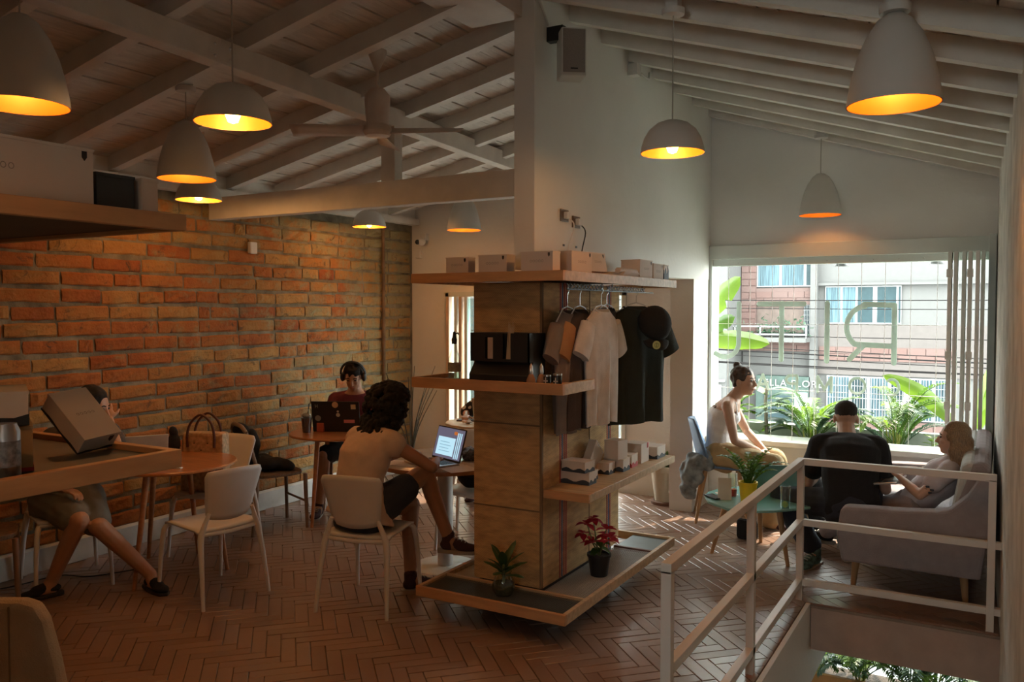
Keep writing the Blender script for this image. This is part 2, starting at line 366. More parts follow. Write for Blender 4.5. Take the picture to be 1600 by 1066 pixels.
# ceiling
ceil = struct(MB().prism([(-5.75, -3.4, zl(-5.75)+.13), (-2.2, -3.4, zl(-2.2)+.13), (-2.2, -3.4, zl(-2.2)+.18), (-5.75, -3.4, zl(-5.75)+.18)], (0, 11, 0))
              .prism([(-2.2, -3.4, zr(-2.2)+.13), (.45, -3.4, zr(.45)+.13), (.45, -3.4, zr(.45)+.18), (-2.2, -3.4, zr(-2.2)+.18)], (0, 11, 0)).build('ceiling', CEILW))
pr = None; nb = 0
def board(x0, x1, zf, j):
    dz = (-.004, .003, 0, .005, -.002)[j % 5]
    p = [(x0+.004, 0, zf(x0)+.102+dz), (x1-.004, 0, zf(x1)+.102+dz), (x1-.004, 0, zf(x1)+.125), (x0+.004, 0, zf(x0)+.125)]
    return MB().prism([(a, -3.3, c) for a, _, c in p], (0, 10.85, 0)).build('board', BOARDW, ceil)
j = 0; x = -5.5
while x < -2.28: board(x, x+.098, zl, j); x += .098; j += 1
x = -2.16
while x < .25: board(x, x+.098, zr, j); x += .098; j += 1
def rafter(y, side):
    if side == 'l':
        p = [(-5.6, zl(-5.6)), (-2.2, zl(-2.2)), (-2.2, zl(-2.2)+.105), (-5.6, zl(-5.6)+.105)]
    else:
        p = [(-2.2, zr(-2.2)), (.28, zr(.28)), (.28, zr(.28)+.105), (-2.2, zr(-2.2)+.105)]
    return MB().prism([(a, y-.035, c) for a, c in p], (0, .07, 0)).build('rafter', CEILW, ceil)
y = 4.315-.53*9
while y < 7.4: rafter(y, 'l'); y += .53
y = 4.51+.035-.465*14
while y < 7.35: rafter(y, 'r'); y += .465
struct(MB().box(-2.62, -2.28, -3.2, 4.10, 3.36, 3.53).build('trim_ridge', CEILW))
struct(MB().box(-5.5, -5.41, -3.2, 7.4, 2.655, 2.72).box(-5.5, -5.46, -3.2, 7.4, 2.72, 2.85).build('trim_3', CEILW))
# truss: tie beam, post, purlin
tr = thing('roof_truss', 'white painted tie beam and post under the rafters of the brick-walled side', 'roof beam', (-5.4, 4.66, 2.47))
MB().box(-5.5, -2.26, 4.66, 4.76, 2.47, 2.645).build('tie_beam', CEILW, tr, bevel=.004)
MB().box(-3.74, -3.62, 4.665, 4.755, 2.645, 3.025).build('post', CEILW, tr, bevel=.004)
pa2, pm, pb2 = V((-3.19, -1.0, 3.02)), V((-3.535, 3.05, 3.02)), V((-3.87, 6.95, 3.02))
for a, b, nm in ((pa2, pm, 'purlin'), (pm, pb2, 'purlin')):
    t = (b-a).normalized(); s = V((t.y, -t.x, 0))*.05
    m = MB().prism([a-s, a+s, a+s+V((0, 0, .13)), a-s+V((0, 0, .13))], b-a); m.build(nm, CEILW, tr, bevel=.004)
m = MB().box(-3.49, -3.478, 2.96, 3.14, 3.03, 3.13)
m.build('joint_plate', CEILW, tr)
m = MB()
for z in (3.05, 3.11):
    for y in (3.0, 3.1): m.ball((-3.478, y, z), .008)
m.build('bolt', STEEL, tr)
# left wall: mortar slab with bricks
wl = struct(MB().box(-5.7, -5.51, -3.2, 7.6, -.02, 3.0).build('wall_left', MORTAR))
bme = []
for k in range(6):
    rnd = random.Random(40+k); m = MB(); pts = []
    NY = 5
    for i in range(NY+1):
        fy = -.5+i/NY
        e = .03 if i in (0, NY) else .0
        for (dx, dz) in ((0, -.5), (.5-e*6, -.5+.02), (1.0, -.36), (1.06, 0), (1.0, .36), (.5-e*6, .5-.02), (0, .5)):
            pts.append(V((dx*.016*(1+rnd.uniform(-.35, .35))*(.55 if i in (0, NY) else 1), fy*(1+rnd.uniform(-.02, .02)), dz*(1+rnd.uniform(-.10, .06)))))
    n7 = 7; fs = [(i*n7+j, i*n7+j+1, (i+1)*n7+j+1, (i+1)*n7+j) for i in range(NY) for j in range(n7-1)]+[tuple(range(n7)), tuple(range(NY*n7+n7-1, NY*n7-1, -1))]
    m.add(pts, fs); bme.append(m)
H_ = .1165; spots = []
for c in range(24):
    z = .17+c*H_+H_/2-.02
    if z > 2.62: break
    y = 7.36; rr = random.Random(c*13+5)
    while y > .9:
        L = rr.choice((.39, .40, .41, .38, .22, .30, .36))
        if y < 7.36 and rr.random() < .04: L = .12
        spots.append((y-L/2, z+rr.uniform(-.006, .006), L-.018, H_-.016-rr.uniform(0, .012), rr)); y -= L
spots = [s for s in spots if s[0] > 1.6]
spots.sort(key=lambda s: s[0])
bp = [m.build('brick', BRICK, wl, smooth=False) for m in bme]; restb = MB()
for i, (y, z, L, h, rr) in enumerate(spots):
    tilt = rr.uniform(-.02, .02)
    if i < 300:
        o = bp[i % 6] if i < 6 else bp[i % 6].copy()
        if i >= 6: COL.objects.link(o); o.parent = wl
        o.location = (-5.512, y, z); o.scale = (1+rr.uniform(-.3, .5), L, h); o.rotation_euler = (tilt, 0, 0)
    else:
        mm = T(-5.512, y, z) @ RX(tilt) @ Matrix.Diagonal((1+rr.uniform(-.3, .5), L, h, 1))
        restb.add([mm @ p for p in bme[i % 6].v], bme[i % 6].f)
if restb.v: tag(restb.build('bricks', BRICK, wl), kind='stuff')
bb = MB().prism([(-5.5, -3.2, 0), (-5.47, -3.2, 0), (-5.47, -3.2, .15), (-5.485, -3.2, .165), (-5.5, -3.2, .165)], (0, 10.55, 0))
struct(bb.build('baseboard_left', mat('skirting paint', (.55, .56, .54), .5)))
# rusty conduit on the bricks
tag(MB().tube([(-5.475, 6.86, z) for z in (.16, .9, 1.6, 2.3, 2.66)], .018, 8).build('conduit', mat('rusty conduit', (.18, .11, .06), .8, var=.4), None, True), 'rust brown vertical conduit pipe on the brick wall near its corner', 'pipe')
# back wall with two openings
wb = MB()
wb.box(-5.7, -5.06, 7.4, 7.6, -.02, 3.0).box(-5.06, -3.0, 7.4, 7.6, -.02, .10).box(-5.06, -3.0, 7.4, 7.6, 1.92, 3.0).box(-3.0, -2.21, 7.4, 7.6, -.02, 3.0)
wb.box(-2.21, .3, 7.4, 7.6, 2.2, 2.7).box(-2.21, .3, 7.42, 7.56, -.02, .575).box(0, .3, 7.4, 7.6, .5, 2.3)
wb.prism([(-5.7, 7.4, 3.0), (-3.5, 7.4, 2.9), (-2.2, 7.4, 2.7), (-2.2, 7.4, 3.62), (-5.7, 7.4, 2.85)], (0, .2, 0))
wb.prism([(-2.2, 7.4, 2.7), (.3, 7.4, 2.7), (.3, 7.4, 2.82), (-2.2, 7.4, 3.62)], (0, .2, 0))
struct(wb.build('wall_back', WHITE))
struct(MB().prism([(xw(-3.2), -3.2, -3.2), (xw(7.4), 7.6, -3.2), (.45, 7.6, -3.2), (.45, -3.2, -3.2)], (0, 0, 6.45)).build('wall_right', ROUGHW))
# front wall (behind the viewer) with an unseen opening added to let in fill daylight
struct(MB().box(-5.7, -5.0, -3.4, -3.2, -.02, 3.3).box(-5.0, -1.0, -3.4, -3.2, -3.2, 3.3).box(-1.0, .45, -3.4, -3.2, -3.2, 1.6).box(-1.0, .45, -3.4, -3.2, 2.4, 3.3).box(0, .45, -3.4, -3.2, 1.5, 2.5)
       .prism([(-5.7, -3.4, 3.3), (.45, -3.4, 3.3), (-2.2, -3.4, 3.6)], (0, .2, 0)).build('wall_front', WHITE))
# unseen partition added behind the viewer to block fill light from the left side
struct(MB().box(-1.3, -1.2, -3.2, -.2, -.01, 3.15).build('wall_fill_block', WHITE))
# partition over the pillar, and its stub at the window end
struct(MB().prism([(-2.33, 4.08, 1.97), (-2.33, 7.4, 2.01), (-2.33, 7.4, 3.60), (-2.33, 4.08, 3.60)], (.13, 0, 0)).build('wall_middle', WHITE, bevel=.003))
struct(MB().box(-2.41, -2.205, 6.94, 7.4, -.01, 2.02).build('wall_stub', WHITE, bevel=.003))
# ---------------------------------------------------------------- big window
w1 = struct(MB().box(-2.2, .0, 7.36, 7.42, 2.19, 2.31).box(-2.2, -2.175, 7.37, 7.6, .6, 2.2).box(-.03, .02, 7.3, 7.6, .6, 2.32).build('window_1', TRIMW, bevel=.004))
MB().box(-2.2, .0, 7.30, 7.68, .57, .615).build('sill', mat('sill white', (.66, .66, .62), .5), w1, bevel=.006)
MB().box(-2.175, -.03, 7.40, 7.46, 2.13, 2.19).build('top_rail', TRIMW, w1, bevel=.003)
for x in (-2.04, -1.85, -1.66, -1.48, -1.30, -1.12, -.94, -.76, -.57, -.38): MB().tube([(x, 7.43, .60), (x, 7.43, 2.14)], .0022, 6).build('bar', mat('bar', (.75, .72, .70), .4) if x == -2.04 else bpy.data.materials['bar'], w1)
for z in (1.05, 1.62): MB().tube([(-2.17, 7.437, z), (-.3, 7.437, z)], .0022, 5).build('cross_wire', bpy.data.materials['bar'], w1)
for x in (-1.95, -1.76, -1.57, -1.39, -1.21, -1.03, -.85, -.66, -.48): MB().ball((x, 7.40, 2.155), .006, n=8).build('bolt', STEEL, w1)
# folded shutter leaves
SHUT = mat('shutter paint', (.74, .72, .68), .5)
fs = thing('folding_shutter', 'white timber shutter leaves folded together at the right of the street window', 'shutter', (-.15, 7.3, .62))
for i, x in enumerate((-.285, -.245, -.19, -.15, -.10, -.065)):
    f = MB().box(x-.013, x+.013, 7.12+.02*(i % 2), 7.36, .63, 2.185).build('leaf_frame', SHUT if i % 3 != 2 else TRIMW, fs, bevel=.002)
    for z in (1.02, 1.40, 2.02): 
        if i in (0, 3): MB().box(x-.02, x+.022, 7.10, 7.135, z-.03, z+.03).build('hinge', SHUT, f)
# letters of the sign seen from behind
LET = mat('sage green letters', (.58, .68, .62), .6, trans=.26)
sg = thing('window_sign', 'sage green cut-out letters seen in reverse across the street window', 'sign', (-1.2, 7.455, 1.05))
def stroke(pts, wd, name='letter', y=7.455, closed=False):
    pts = [V((p[0], 0, p[1])) for p in pts]; m = MB(); L = []; Rr = []
    for i, p in enumerate(pts):
        t = (pts[min(i+1, len(pts)-1)]-pts[max(i-1, 0)]).normalized(); nn = V((-t.z, 0, t.x))*wd/2
        L.append(p+nn); Rr.append(p-nn)
    for i in range(len(pts)-1):
        m.prism([(q.x, y, q.z) for q in (L[i], L[i+1], Rr[i+1], Rr[i])], (0, .012, 0))
    for p in (pts[0], pts[-1]): m.prism([(p.x+wd/2*cos(a*pi/6), y, p.z+wd/2*sin(a*pi/6)) for a in range(12)], (0, .012, 0))
    return m
def letterblob(*polys, wd):
    sh = []
    for pl_ in polys:
        for a, b in zip(pl_, pl_[1:]): sh.append(('c', (a[0], 0, a[1]), wd/2, (b[0], 0, b[1]), wd/2))
    me = blob(sh, .0042, 1); me.transform(T(0, 7.46, 0) @ Matrix.Diagonal((1, .22, 1, 1))); return addmesh('letter', me, LET, sg)
def arc(cx, cz, rx, rz, a0, a1, n=12): return [(cx+rx*cos(R(a0+(a1-a0)*i/n)), cz+rz*sin(R(a0+(a1-a0)*i/n))) for i in range(n+1)]
def merge(*ms):
    o = MB()
    for m in ms: o.add(m.v, m.f)
    return o
ZT, ZB = 1.80, 1.31; WD = .044
letterblob([(-.69, ZB), (-.69, ZT-.02), (-.92, ZT-.01)]+arc(-.90, 1.60, .155, .175, 95, 235)+[(-.95, 1.455), (-.69, 1.445)], [(-.93, 1.44), (-1.03, ZB+.02)], wd=WD)
letterblob([(-1.21, ZB), (-1.21, ZT)], wd=WD)
letterblob([(-1.585, ZB), (-1.585, ZT)], [(-1.40, ZT-.005), (-1.78, ZT-.005)], wd=WD)
letterblob([(-1.955, ZT), (-1.955, 1.45)]+arc(-2.08, 1.45, .125, .13, 0, -130), wd=WD)
w2 = .025; z0, z1 = 1.045, 1.175; zm = (z0+z1)/2
letterblob(arc(-.70, zm, .05, .065, -130, 130, 14), wd=w2)
letterblob(arc(-.965, zm, .06, .065, 0, 360, 20), wd=w2)
letterblob([(-1.17, z0), (-1.17, z1), (-1.225, z0+.02), (-1.28, z1), (-1.28, z0)], wd=w2)
letterblob([(-1.45, z0), (-1.45, z1)]+arc(-1.505, z1-.035, .035, .035, 90, 270, 8)+[(-1.45, z1-.07)], wd=w2)
letterblob([(-1.69, z0), (-1.74, z1), (-1.79, z0)], [(-1.705, z0+.045), (-1.775, z0+.045)], wd=w2)
letterblob([(-1.935, z0), (-1.935, z1-.0), (-1.935, z0), (-2.02, z1), (-2.02, z0)], wd=w2)
# ---------------------------------------------------------------- small window / balcony door on the left
w2o = struct(MB().box(-5.06, -5.02, 7.38, 7.6, .1, 1.92).box(-3.04, -3.0, 7.38, 7.6, .1, 1.92).box(-5.06, -3.0, 7.38, 7.6, 1.88, 1.93).build('window_2', TRIMW))
WP = mat('warm jamb wood', (.60, .42, .28), .5)
for i, (x, m_) in enumerate(((-5.0, WP), (-4.90, TRIMW), (-4.84, WP), (-4.77, TRIMW), (-4.62, TRIMW), (-4.56, TRIMW), (-4.42, TRIMW))):
    MB().box(x-.018, x+.018, 7.33, 7.40, .11, 1.88).build('leaf_frame', m_, w2o, bevel=.003)
for a, b in ((-4.75, -4.64), (-4.54, -4.44)): MB().box(a, b, 7.36, 7.366, .13, 1.86).build('pane', GLASSG, w2o)
m = MB()
for z in (.5, .9, 1.3, 1.7): m.tube([(-4.4, 7.5, z), (-3.04, 7.5, z)], .006, 6)
for k in range(8): m.tube([(-4.35+k*.18, 7.5, .12), (-4.35+k*.18, 7.5, 1.88)], .006, 6)
m.build('grille', TRIMW, w2o)
# ================================================================ STREET SIDE (outside)
K = 22/14
def fz(z): return 1.75+(z-1.75)*K
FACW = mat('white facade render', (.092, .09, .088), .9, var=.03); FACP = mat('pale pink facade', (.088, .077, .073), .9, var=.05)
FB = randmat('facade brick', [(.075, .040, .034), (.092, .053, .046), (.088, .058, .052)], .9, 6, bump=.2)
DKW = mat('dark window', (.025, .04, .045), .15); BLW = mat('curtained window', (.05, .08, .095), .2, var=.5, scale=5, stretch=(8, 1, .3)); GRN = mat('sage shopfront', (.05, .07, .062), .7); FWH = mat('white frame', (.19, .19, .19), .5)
for q_ in (DKW, BLW, GRN, FACW, FACP): nospec(q_)
tag(MB().box(-40, 40, 7.9, 60, -3.6, -3.5).build('street', mat('street asphalt', (.20, .20, .19), .9)), kind='structure')
bl = thing('apartment_building', 'white and brick apartment block with balcony across the street', 'building', (-3, 22, -3.5))
def fb(name, x0, x1, z0, z1, m, y0=0., y1=.12, par=None): return MB().box(x0*K, x1*K, 22-y1, 22-y0, fz(z0), fz(z1)).build(name, m, par or bl)
MB().box(-3.60*K, 3.2*K, 22, 27, -3.5, 9).build('wall', FACW, bl)
MB().box(-3.60*K, 3.2*K, 21.85, 22, fz(-1.8), fz(-.24)).build('base_wall', FACW, bl)
fb('lower_wall', -2.40, 3.2, .72, 1.50, FACP, y1=.05)
def bricks(x0, x1, z0, z1, y1, nm='brick_panel'):
    p = fb(nm, x0, x1, z0, z1, FB, y1=y1-.02); proto = None
    h = .17; z = fz(z0)+.01; r = 0
    while z < fz(z1)-.1:
        x = x0*K + (0 if r % 2 else -.2)
        while x < x1*K-.05:
            a, b = max(x, x0*K)+.008, min(x+.40, x1*K)-.008
            if b-a > .04:
                if proto is None: proto = MB().box(-.5, .5, -.012, .012, -.5, .5).build('brick', FB, p, local=True); o = proto
                else: o = proto.copy(); COL.objects.link(o); o.parent = p
                o.matrix_parent_inverse = Matrix(); 
                q = wm(bl).inverted() @ V(((a+b)/2, 22-y1+.01, z+h/2-.01)); o.location = q; o.scale = (b-a, 1, h-.02)
            x += .40
        z += h; r += 1
bricks(-3.61, -3.37, 1.05, 2.6, .16); bricks(-3.37, -2.50, 1.82, 2.09, .14); bricks(-3.60, -2.5, 1.07, 1.30, .2)
def window(x0, x1, z0, z1, pan, m, y1=.06):
    f = fb('window', x0, x1, z0, z1, FWH, y1=y1)
    e = .02; n = len(pan)
    for i, (a, b) in enumerate(pan): fb('pane', a+e*.6, b-e*.6, z0+e, z1-e, m[i] if isinstance(m, (list, tuple)) else m, y0=y1-.01, y1=y1+.01, par=f)
    return f
window(-3.37, -2.50, 2.11, 2.55, [(-3.36, -3.0), (-2.98, -2.62), (-2.60, -2.51)], [BLW, BLW, DKW])
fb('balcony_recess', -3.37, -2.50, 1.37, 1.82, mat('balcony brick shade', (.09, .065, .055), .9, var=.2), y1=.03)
fb('grille_window', -2.62, -2.50, 1.30, 1.97, DKW, y1=.08)
m = MB()
for k in range(5): m.box((-2.61+k*.026)*K, (-2.605+k*.026)*K, 21.88, 21.9, fz(1.30), fz(1.97))
for k in range(8): m.box(-2.62*K, -2.50*K, 21.88, 21.9, fz(1.33+k*.08), fz(1.337+k*.08))
m.build('grille', FWH, bl)
for z in (1.34, 1.465): MB().box(-3.62*K, -2.49*K, 21.15, 21.19, fz(z), fz(z+.022)).build('balcony_rail', FWH, bl)
for x in (-3.6, -3.2, -2.85, -2.5): MB().box(x*K, (x+.018)*K, 21.15, 21.19, fz(1.30), fz(1.49)).build('baluster', FWH, bl)
MB().box(-3.62*K, -2.49*K, 21.1, 22, fz(1.23), fz(1.30)).build('balcony_slab', FACW, bl)
fb('pilaster', -2.50, -2.40, -.2, 3.2, FACW, y1=.3)
fb('ledge', -2.40, 3.2, 2.12, 2.16, FACW, y1=.16)
window(-2.30, -1.20, 1.52, 2.11, [(-2.30, -2.06), (-2.05, -1.84), (-1.83, -1.59), (-1.55, -1.26), (-1.25, -1.20)], [BLW, BLW, DKW, DKW, DKW])
f = window(-2.26, -.50, .05, .70, [(-2.25, -1.92), (-1.90, -1.66), (-1.63, -1.36), (-1.34, -1.14), (-1.13, -.93), (-.92, -.74), (-.73, -.52)], [BLW, DKW, BLW, DKW, DKW, BLW, BLW])
m = MB()
for k in range(44): m.box((-2.24+k*.04)*K, (-2.234+k*.04)*K, 21.84, 21.86, fz(.06), fz(.70))
for z in (.2, .36, .55): m.box(-2.25*K, -.5*K, 21.84, 21.86, fz(z), fz(z+.008))
m.build('window_bars', FWH, f)
bricks(-2.26, -.40, -.22, .03, .1)
bricks(-2.38, -.45, .94, 1.16, .08)
sp = fb('shopfront', -3.33, -2.49, -.22, .67, GRN, y1=.3); fb('shop_window', -3.2, -2.75, .0, .36, DKW, y0=.3, y1=.32, par=sp); fb('shop_door', -2.72, -2.52, -.2, .42, mat('shop door', (.20, .27, .24), .5), y0=.3, y1=.32, par=sp)
tx = bpy.data.curves.new('shop_lettering', 'FONT'); tx.body = 'BELLA FLORE'; tx.size = .24; tx.extrude = .01; tx.space_character = 1.15
to_ = bpy.data.objects.new('txt', tx); COL.objects.link(to_); dg_ = bpy.context.evaluated_depsgraph_get()
tme_ = bpy.data.meshes.new_from_object(to_.evaluated_get(dg_)); bpy.data.objects.remove(to_); tme_.materials.clear(); tme_.materials.append(FWH)
to = bpy.data.objects.new('shop_lettering', tme_); COL.objects.link(to); to.rotation_euler = (R(90), 0, 0)
to.parent = sp; to.location = wm(bl).inverted() @ V((-3.30*K, 21.67, fz(.51)))
m = MB()
for k in range(22): m.box((-3.26+k*.034)*K, (-3.248+k*.034)*K, 20.9, 20.94, fz(-.22), fz(-.03))
m.box(-3.27*K, -2.5*K, 20.9, 20.95, fz(-.035), fz(-.01)).box(-3.27*K, -2.5*K, 20.9, 20.95, fz(-.22), fz(-.2)).build('front_fence', FWH, bl)
bp_ = thing('balcony_shrub', 'green shrub behind the rails of the balcony across the street', 'plant', (-4.6, 21.5, fz(1.30)))
m = MB(); rr = random.Random(3)
for k in range(150):
    p = V((-4.6+rr.gauss(0, .35), 21.5+rr.gauss(0, .12), fz(1.31)+abs(rr.gauss(.18, .14)))); d = V((rr.uniform(-1, 1), rr.uniform(-1, 1), rr.uniform(-.3, 1))).normalized()*.14; s = V((d.y, -d.x, .02))*.4
    m.add([p, p+d*.5+s, p+d, p+d*.5-s], [(0, 1, 2, 3)])
m.build('foliage', LEAFG, bp_)
b2 = thing('white_house', 'plain white house left of the brick apartment block, seen past the banana leaves', 'building', (-8, 21, -3.5))
MB().box(-12, -3.62*K, 20.6, 26, -3.5, 8).build('wall', FACW, b2)
MB().box(-12, -3.64*K, 20.5, 20.6, fz(.60), fz(.63)).build('ledge', FWH, b2)
MB().box(-3.95*K, -3.70*K, 20.55, 20.6, fz(.20), fz(.55)).build('window', FWH, b2)
b3 = thing('side_house', 'cream house front across the street beyond the left balcony door', 'building', (-16, 18, -3.5))
MB().box(-22, -12.3, 17, 24, -3.5, 6).build('wall', FACP, b3); 
for z in (0, 2.4): 
    for x in (-20, -17.4, -14.8): MB().box(x, x+1.3, 16.95, 17, z, z+1.4).build('window', DKW, b3)
# overhead cables
tag(bl, None)
WIRE = nospec(mat('cable', (.012, .011, .011), .9), .02)
CL = ['topmost overhead cable crossing the big facade window', 'second overhead cable from the top, crossing the big facade window', 'overhead cable along the lower edge of the reversed letter bowl', 'steepest thin cable of the lower bundle', 'thick cable in the middle of the lower bundle', 'thin cable just under the thick one of the bundle', 'lowest thin overhead cable, sagging most at the left', 'lowest thick overhead cable just above the small letters']
for i, (za, zb, sag, yy) in enumerate(((1.97, 1.90, .04, 15), (1.84, 1.76, .05, 15), (1.36, 1.30, .04, 14.4), (1.33, .93, .05, 14), (1.24, .86, .06, 14.4), (1.18, .82, .07, 14.1), (1.10, .86, .2, 14.3), (1.0, .74, .06, 14.2))):
    zc = lambda z: z
    pts = [(-9+k*1.5, yy, za+(zb-za)*k/9-sag*(1-((k-4.5)/4.5)**2)) for k in range(10)]
    o = MB().tube(pts, .007 if i not in (4, 7) else .012, 5, smooth=3).build('overhead_cable', WIRE, None, True)
    tag(o, CL[i]+' outside the street window', 'cable', 'overhead cables along the street')
# outside lamps under the eave
for i, x in enumerate((-1.20, -.42)):
    t = thing('outdoor_lamp', ['small white lamp outside the street window, above the brick balcony', 'small white lamp outside the street window, close to the shutters'][i], 'lamp', (x, 8.1, 2.16))
    MB().lathe([(.02, .16), (.045, .13), (.05, .02), (.065, 0), (.055, .0), (.04, .1)], 16, (x, 8.1, 2.14), True).build('lamp_shade', FWH, t, True)
    MB().cyl((x, 8.1, 0), .02, 2.30, 2.6).build('mount', FWH, t)
tag(MB().box(-2.6, .5, 7.62, 8.5, 2.6, 2.68).build('eave', FACW), 'white eave board over the street window', 'eave')
# ================================================================ PLANTERS AND PLANTS AT THE WINDOW
PLN = mat('planter render', (.30, .33, .29), .8)
pl = thing('window_planter', 'long pale planter trough running outside the street window', 'planter', (-1.1, 7.9, .3))
MB().box(-2.5, .35, 8.12, 8.2, .0, .66).box(-2.5, .35, 7.68, 7.74, .0, .55).box(-2.5, .35, 7.74, 8.12, .0, .1).build('trough', PLN, pl, bevel=.005)
MB().box(-2.5, .35, 7.74, 8.12, .1, .50).build('soil', SOIL, pl)
def frond(base, az, L, rise, droop, leaflets=22, w=.011, ll=.16, m=None, twist=0, part='frond', par=None, stemm=None):
    """arching rachis with two rows of narrow leaflets, one mesh"""
    m = MB(); dxy = V((cos(az), sin(az), 0)); pts = []
    for i in range(13):
        t = i/12; a = rise-droop*t*t
        pts.append((pts[-1] if pts else V(base)) + (dxy*cos(a)+V((0, 0, sin(a))))*(L/12 if i else 0))
    m.tube(pts, [.006, .002], 5)
    side = V((-dxy.y, dxy.x, 0))
    for k in range(leaflets):
        t = .22+.78*k/(leaflets-1); i = min(int(t*12), 11); fr = t*12-i; p = pts[i].lerp(pts[i+1], fr); tg = (pts[i+1]-pts[i]).normalized()
        l = ll*sin(pi*(.12+.80*t))**.6*random.uniform(.85, 1.1)
        for s in (-1, 1):
            d = (tg*.75+side*s*.75+V((0, 0, .18))).normalized(); e = p+d*l+V((0, 0, -.22*l)); mid = p+d*l*.5+V((0, 0, .02*l)); nn = d.cross(V((0, 0, 1))).normalized()*w
            m.add([p, mid+nn, e, mid-nn], [(0, 1, 2, 3)])
    return m
def palm(name, label, loc, n, H, m_=LEAF, seed=1, group=None, spread=1., stems=9, ll=.16, tone=None, rise0=1.3):
    random.seed(seed); t = thing(name, label, 'plant', loc, 0, group); s = MB()
    for k in range(stems):
        a = random.uniform(0, 2*pi); r = random.uniform(.01, .06); h = H*random.uniform(.25, .5)
        s.tube([(loc[0]+r*cos(a), loc[1]+r*sin(a), loc[2]), (loc[0]+(r+.03)*cos(a), loc[1]+(r+.03)*sin(a), loc[2]+h)], [.009, .005], 6)
    s.build('stems', mat('palm stems', (.22, .23, .05), .5, var=.3, trans=.1) if 'palm stems' not in bpy.data.materials else bpy.data.materials['palm stems'], t, True)['kind'] = 'stuff'
    for k in range(n):
        a = 2*pi*k/n*1.618*2+random.uniform(-.3, .3); L = H*random.uniform(.75, 1.15); ri = rise0-random.uniform(0, .5)*spread
        b = (loc[0]+.03*cos(a), loc[1]+.03*sin(a), loc[2]+H*random.uniform(.02, .3))
        mt = m_ if not tone else random.choice(tone)
        frond(b, a, L, ri, random.uniform(.8, 1.7)*spread, ll=ll).build('frond', mt, t)
    return t
def blade(base, az, el, L, W, droop, fold=.35, n=14, notches=(), roll=0):
    """big banana-type leaf: curved midrib, blade sloping down on both sides"""
    m = MB(); d = V((cos(az), sin(az), 0)); sd = V((-d.y, d.x, 0)); p = V(base); rows = []
    for i in range(n+1):
        t = i/n; a = el-droop*t; w_ = W*(sin(pi*min(1, t*.93+.05))**.55)
        if i == n: w_ = .001
        for (ta, k) in notches:
            if abs(t-ta) < .035: w_ *= k
        up = V((0, 0, 1)); tg = d*cos(a)+up*sin(a); s2 = (sd*cos(roll)+sd.cross(tg)*-sin(roll)); nn = tg.cross(s2)*(-1 if tg.cross(s2).z < 0 else 1)
        rows.append([p+s2*w_*s-nn*abs(s)*w_*fold*(1+.1*sin(i*2.3+s)) for s in (-1, -.5, 0, .5, 1)])
        p = p+(d*cos(a)+up*sin(a))*L/n
    m.add([q for r in rows for q in r], [(i*5+j, i*5+j+1, (i+1)*5+j+1, (i+1)*5+j) for i in range(n) for j in range(4)]); return m
SZ = .50
def plantlbl(t): return t
palm('areca_palm', 'bushy areca palm in the window planter, left of the man in black', (-1.42, 7.9, SZ), 20, .52, seed=4, group='palms in the window planter', tone=[LEAF, LEAF, LEAFY, LEAFG], ll=.15)
palm('areca_palm', 'tall areca palm with arching fronds in the planter, right of the man in black', (-.70, 7.9, SZ), 22, .62, seed=9, group='palms in the window planter', tone=[LEAF, LEAF, LEAFG, LEAFY], ll=.15, spread=1.1)
palm('small_palm', 'yellow-green small palm at the left end of the planter beside the window frame', (-2.22, 7.9, SZ), 12, .42, seed=12, tone=[LEAFY, LEAF], ll=.10, stems=4)
# banana plants
bn = thing('banana_plant', 'banana plant with three broad bright leaves at the left of the window', 'plant', (-2.66, 7.95, .4))
MB().tube([(-2.62, 7.95, .4), (-2.6, 7.9, 1.0), (-2.52, 7.8, 1.35)], [.06, .05, .025], 10).build('stem', LEAFY, bn, True)
def leafpart(par, base, az, el, L, W, droop, fold, m_=LEAFY, nt_=(), roll=0):
    l = blade(base, az, el, L, W, droop, fold, notches=nt_, roll=roll).build('leaf', m_, par, True)
    return l
leafpart(bn, (-2.48, 7.8, 1.46), R(-6), .22, .75, .11, .55, .5, nt_=((.3, .8),), roll=.9)
leafpart(bn, (-2.42, 7.8, 1.62), R(0), 1.0, .58, .12, .35, .3, nt_=((.6, .55),), roll=1.1)
leafpart(bn, (-2.50, 7.85, 1.42), R(5), .85, .48, .11, .6, .3, m_=LEAF, nt_=((.45, .5), (.7, .7)), roll=1.0)
leafpart(bn, (-2.6, 7.85, 1.2), R(190), .9, .8, .12, .9, .4)
b2_ = thing('banana_plant', 'banana plant with one long arching yellow-green leaf near the shutters', 'plant', (-.22, 8.0, .4))
MB().tube([(-.22, 8.0, .45), (-.23, 7.95, .62), (-.30, 7.9, .80)], [.022, .016, .010], 8).build('stem', STEM, b2_, True)
leafpart(b2_, (-.27, 7.85, .80), R(178), .95, .68, .075, .75, .3, roll=-1.0)
leafpart(b2_, (-.10, 7.95, .75), R(60), 1.3, .9, .10, .7, .5)
leafpart(b2_, (-.12, 7.9, .85), R(20), 1.2, .45, .07, .5, .5)
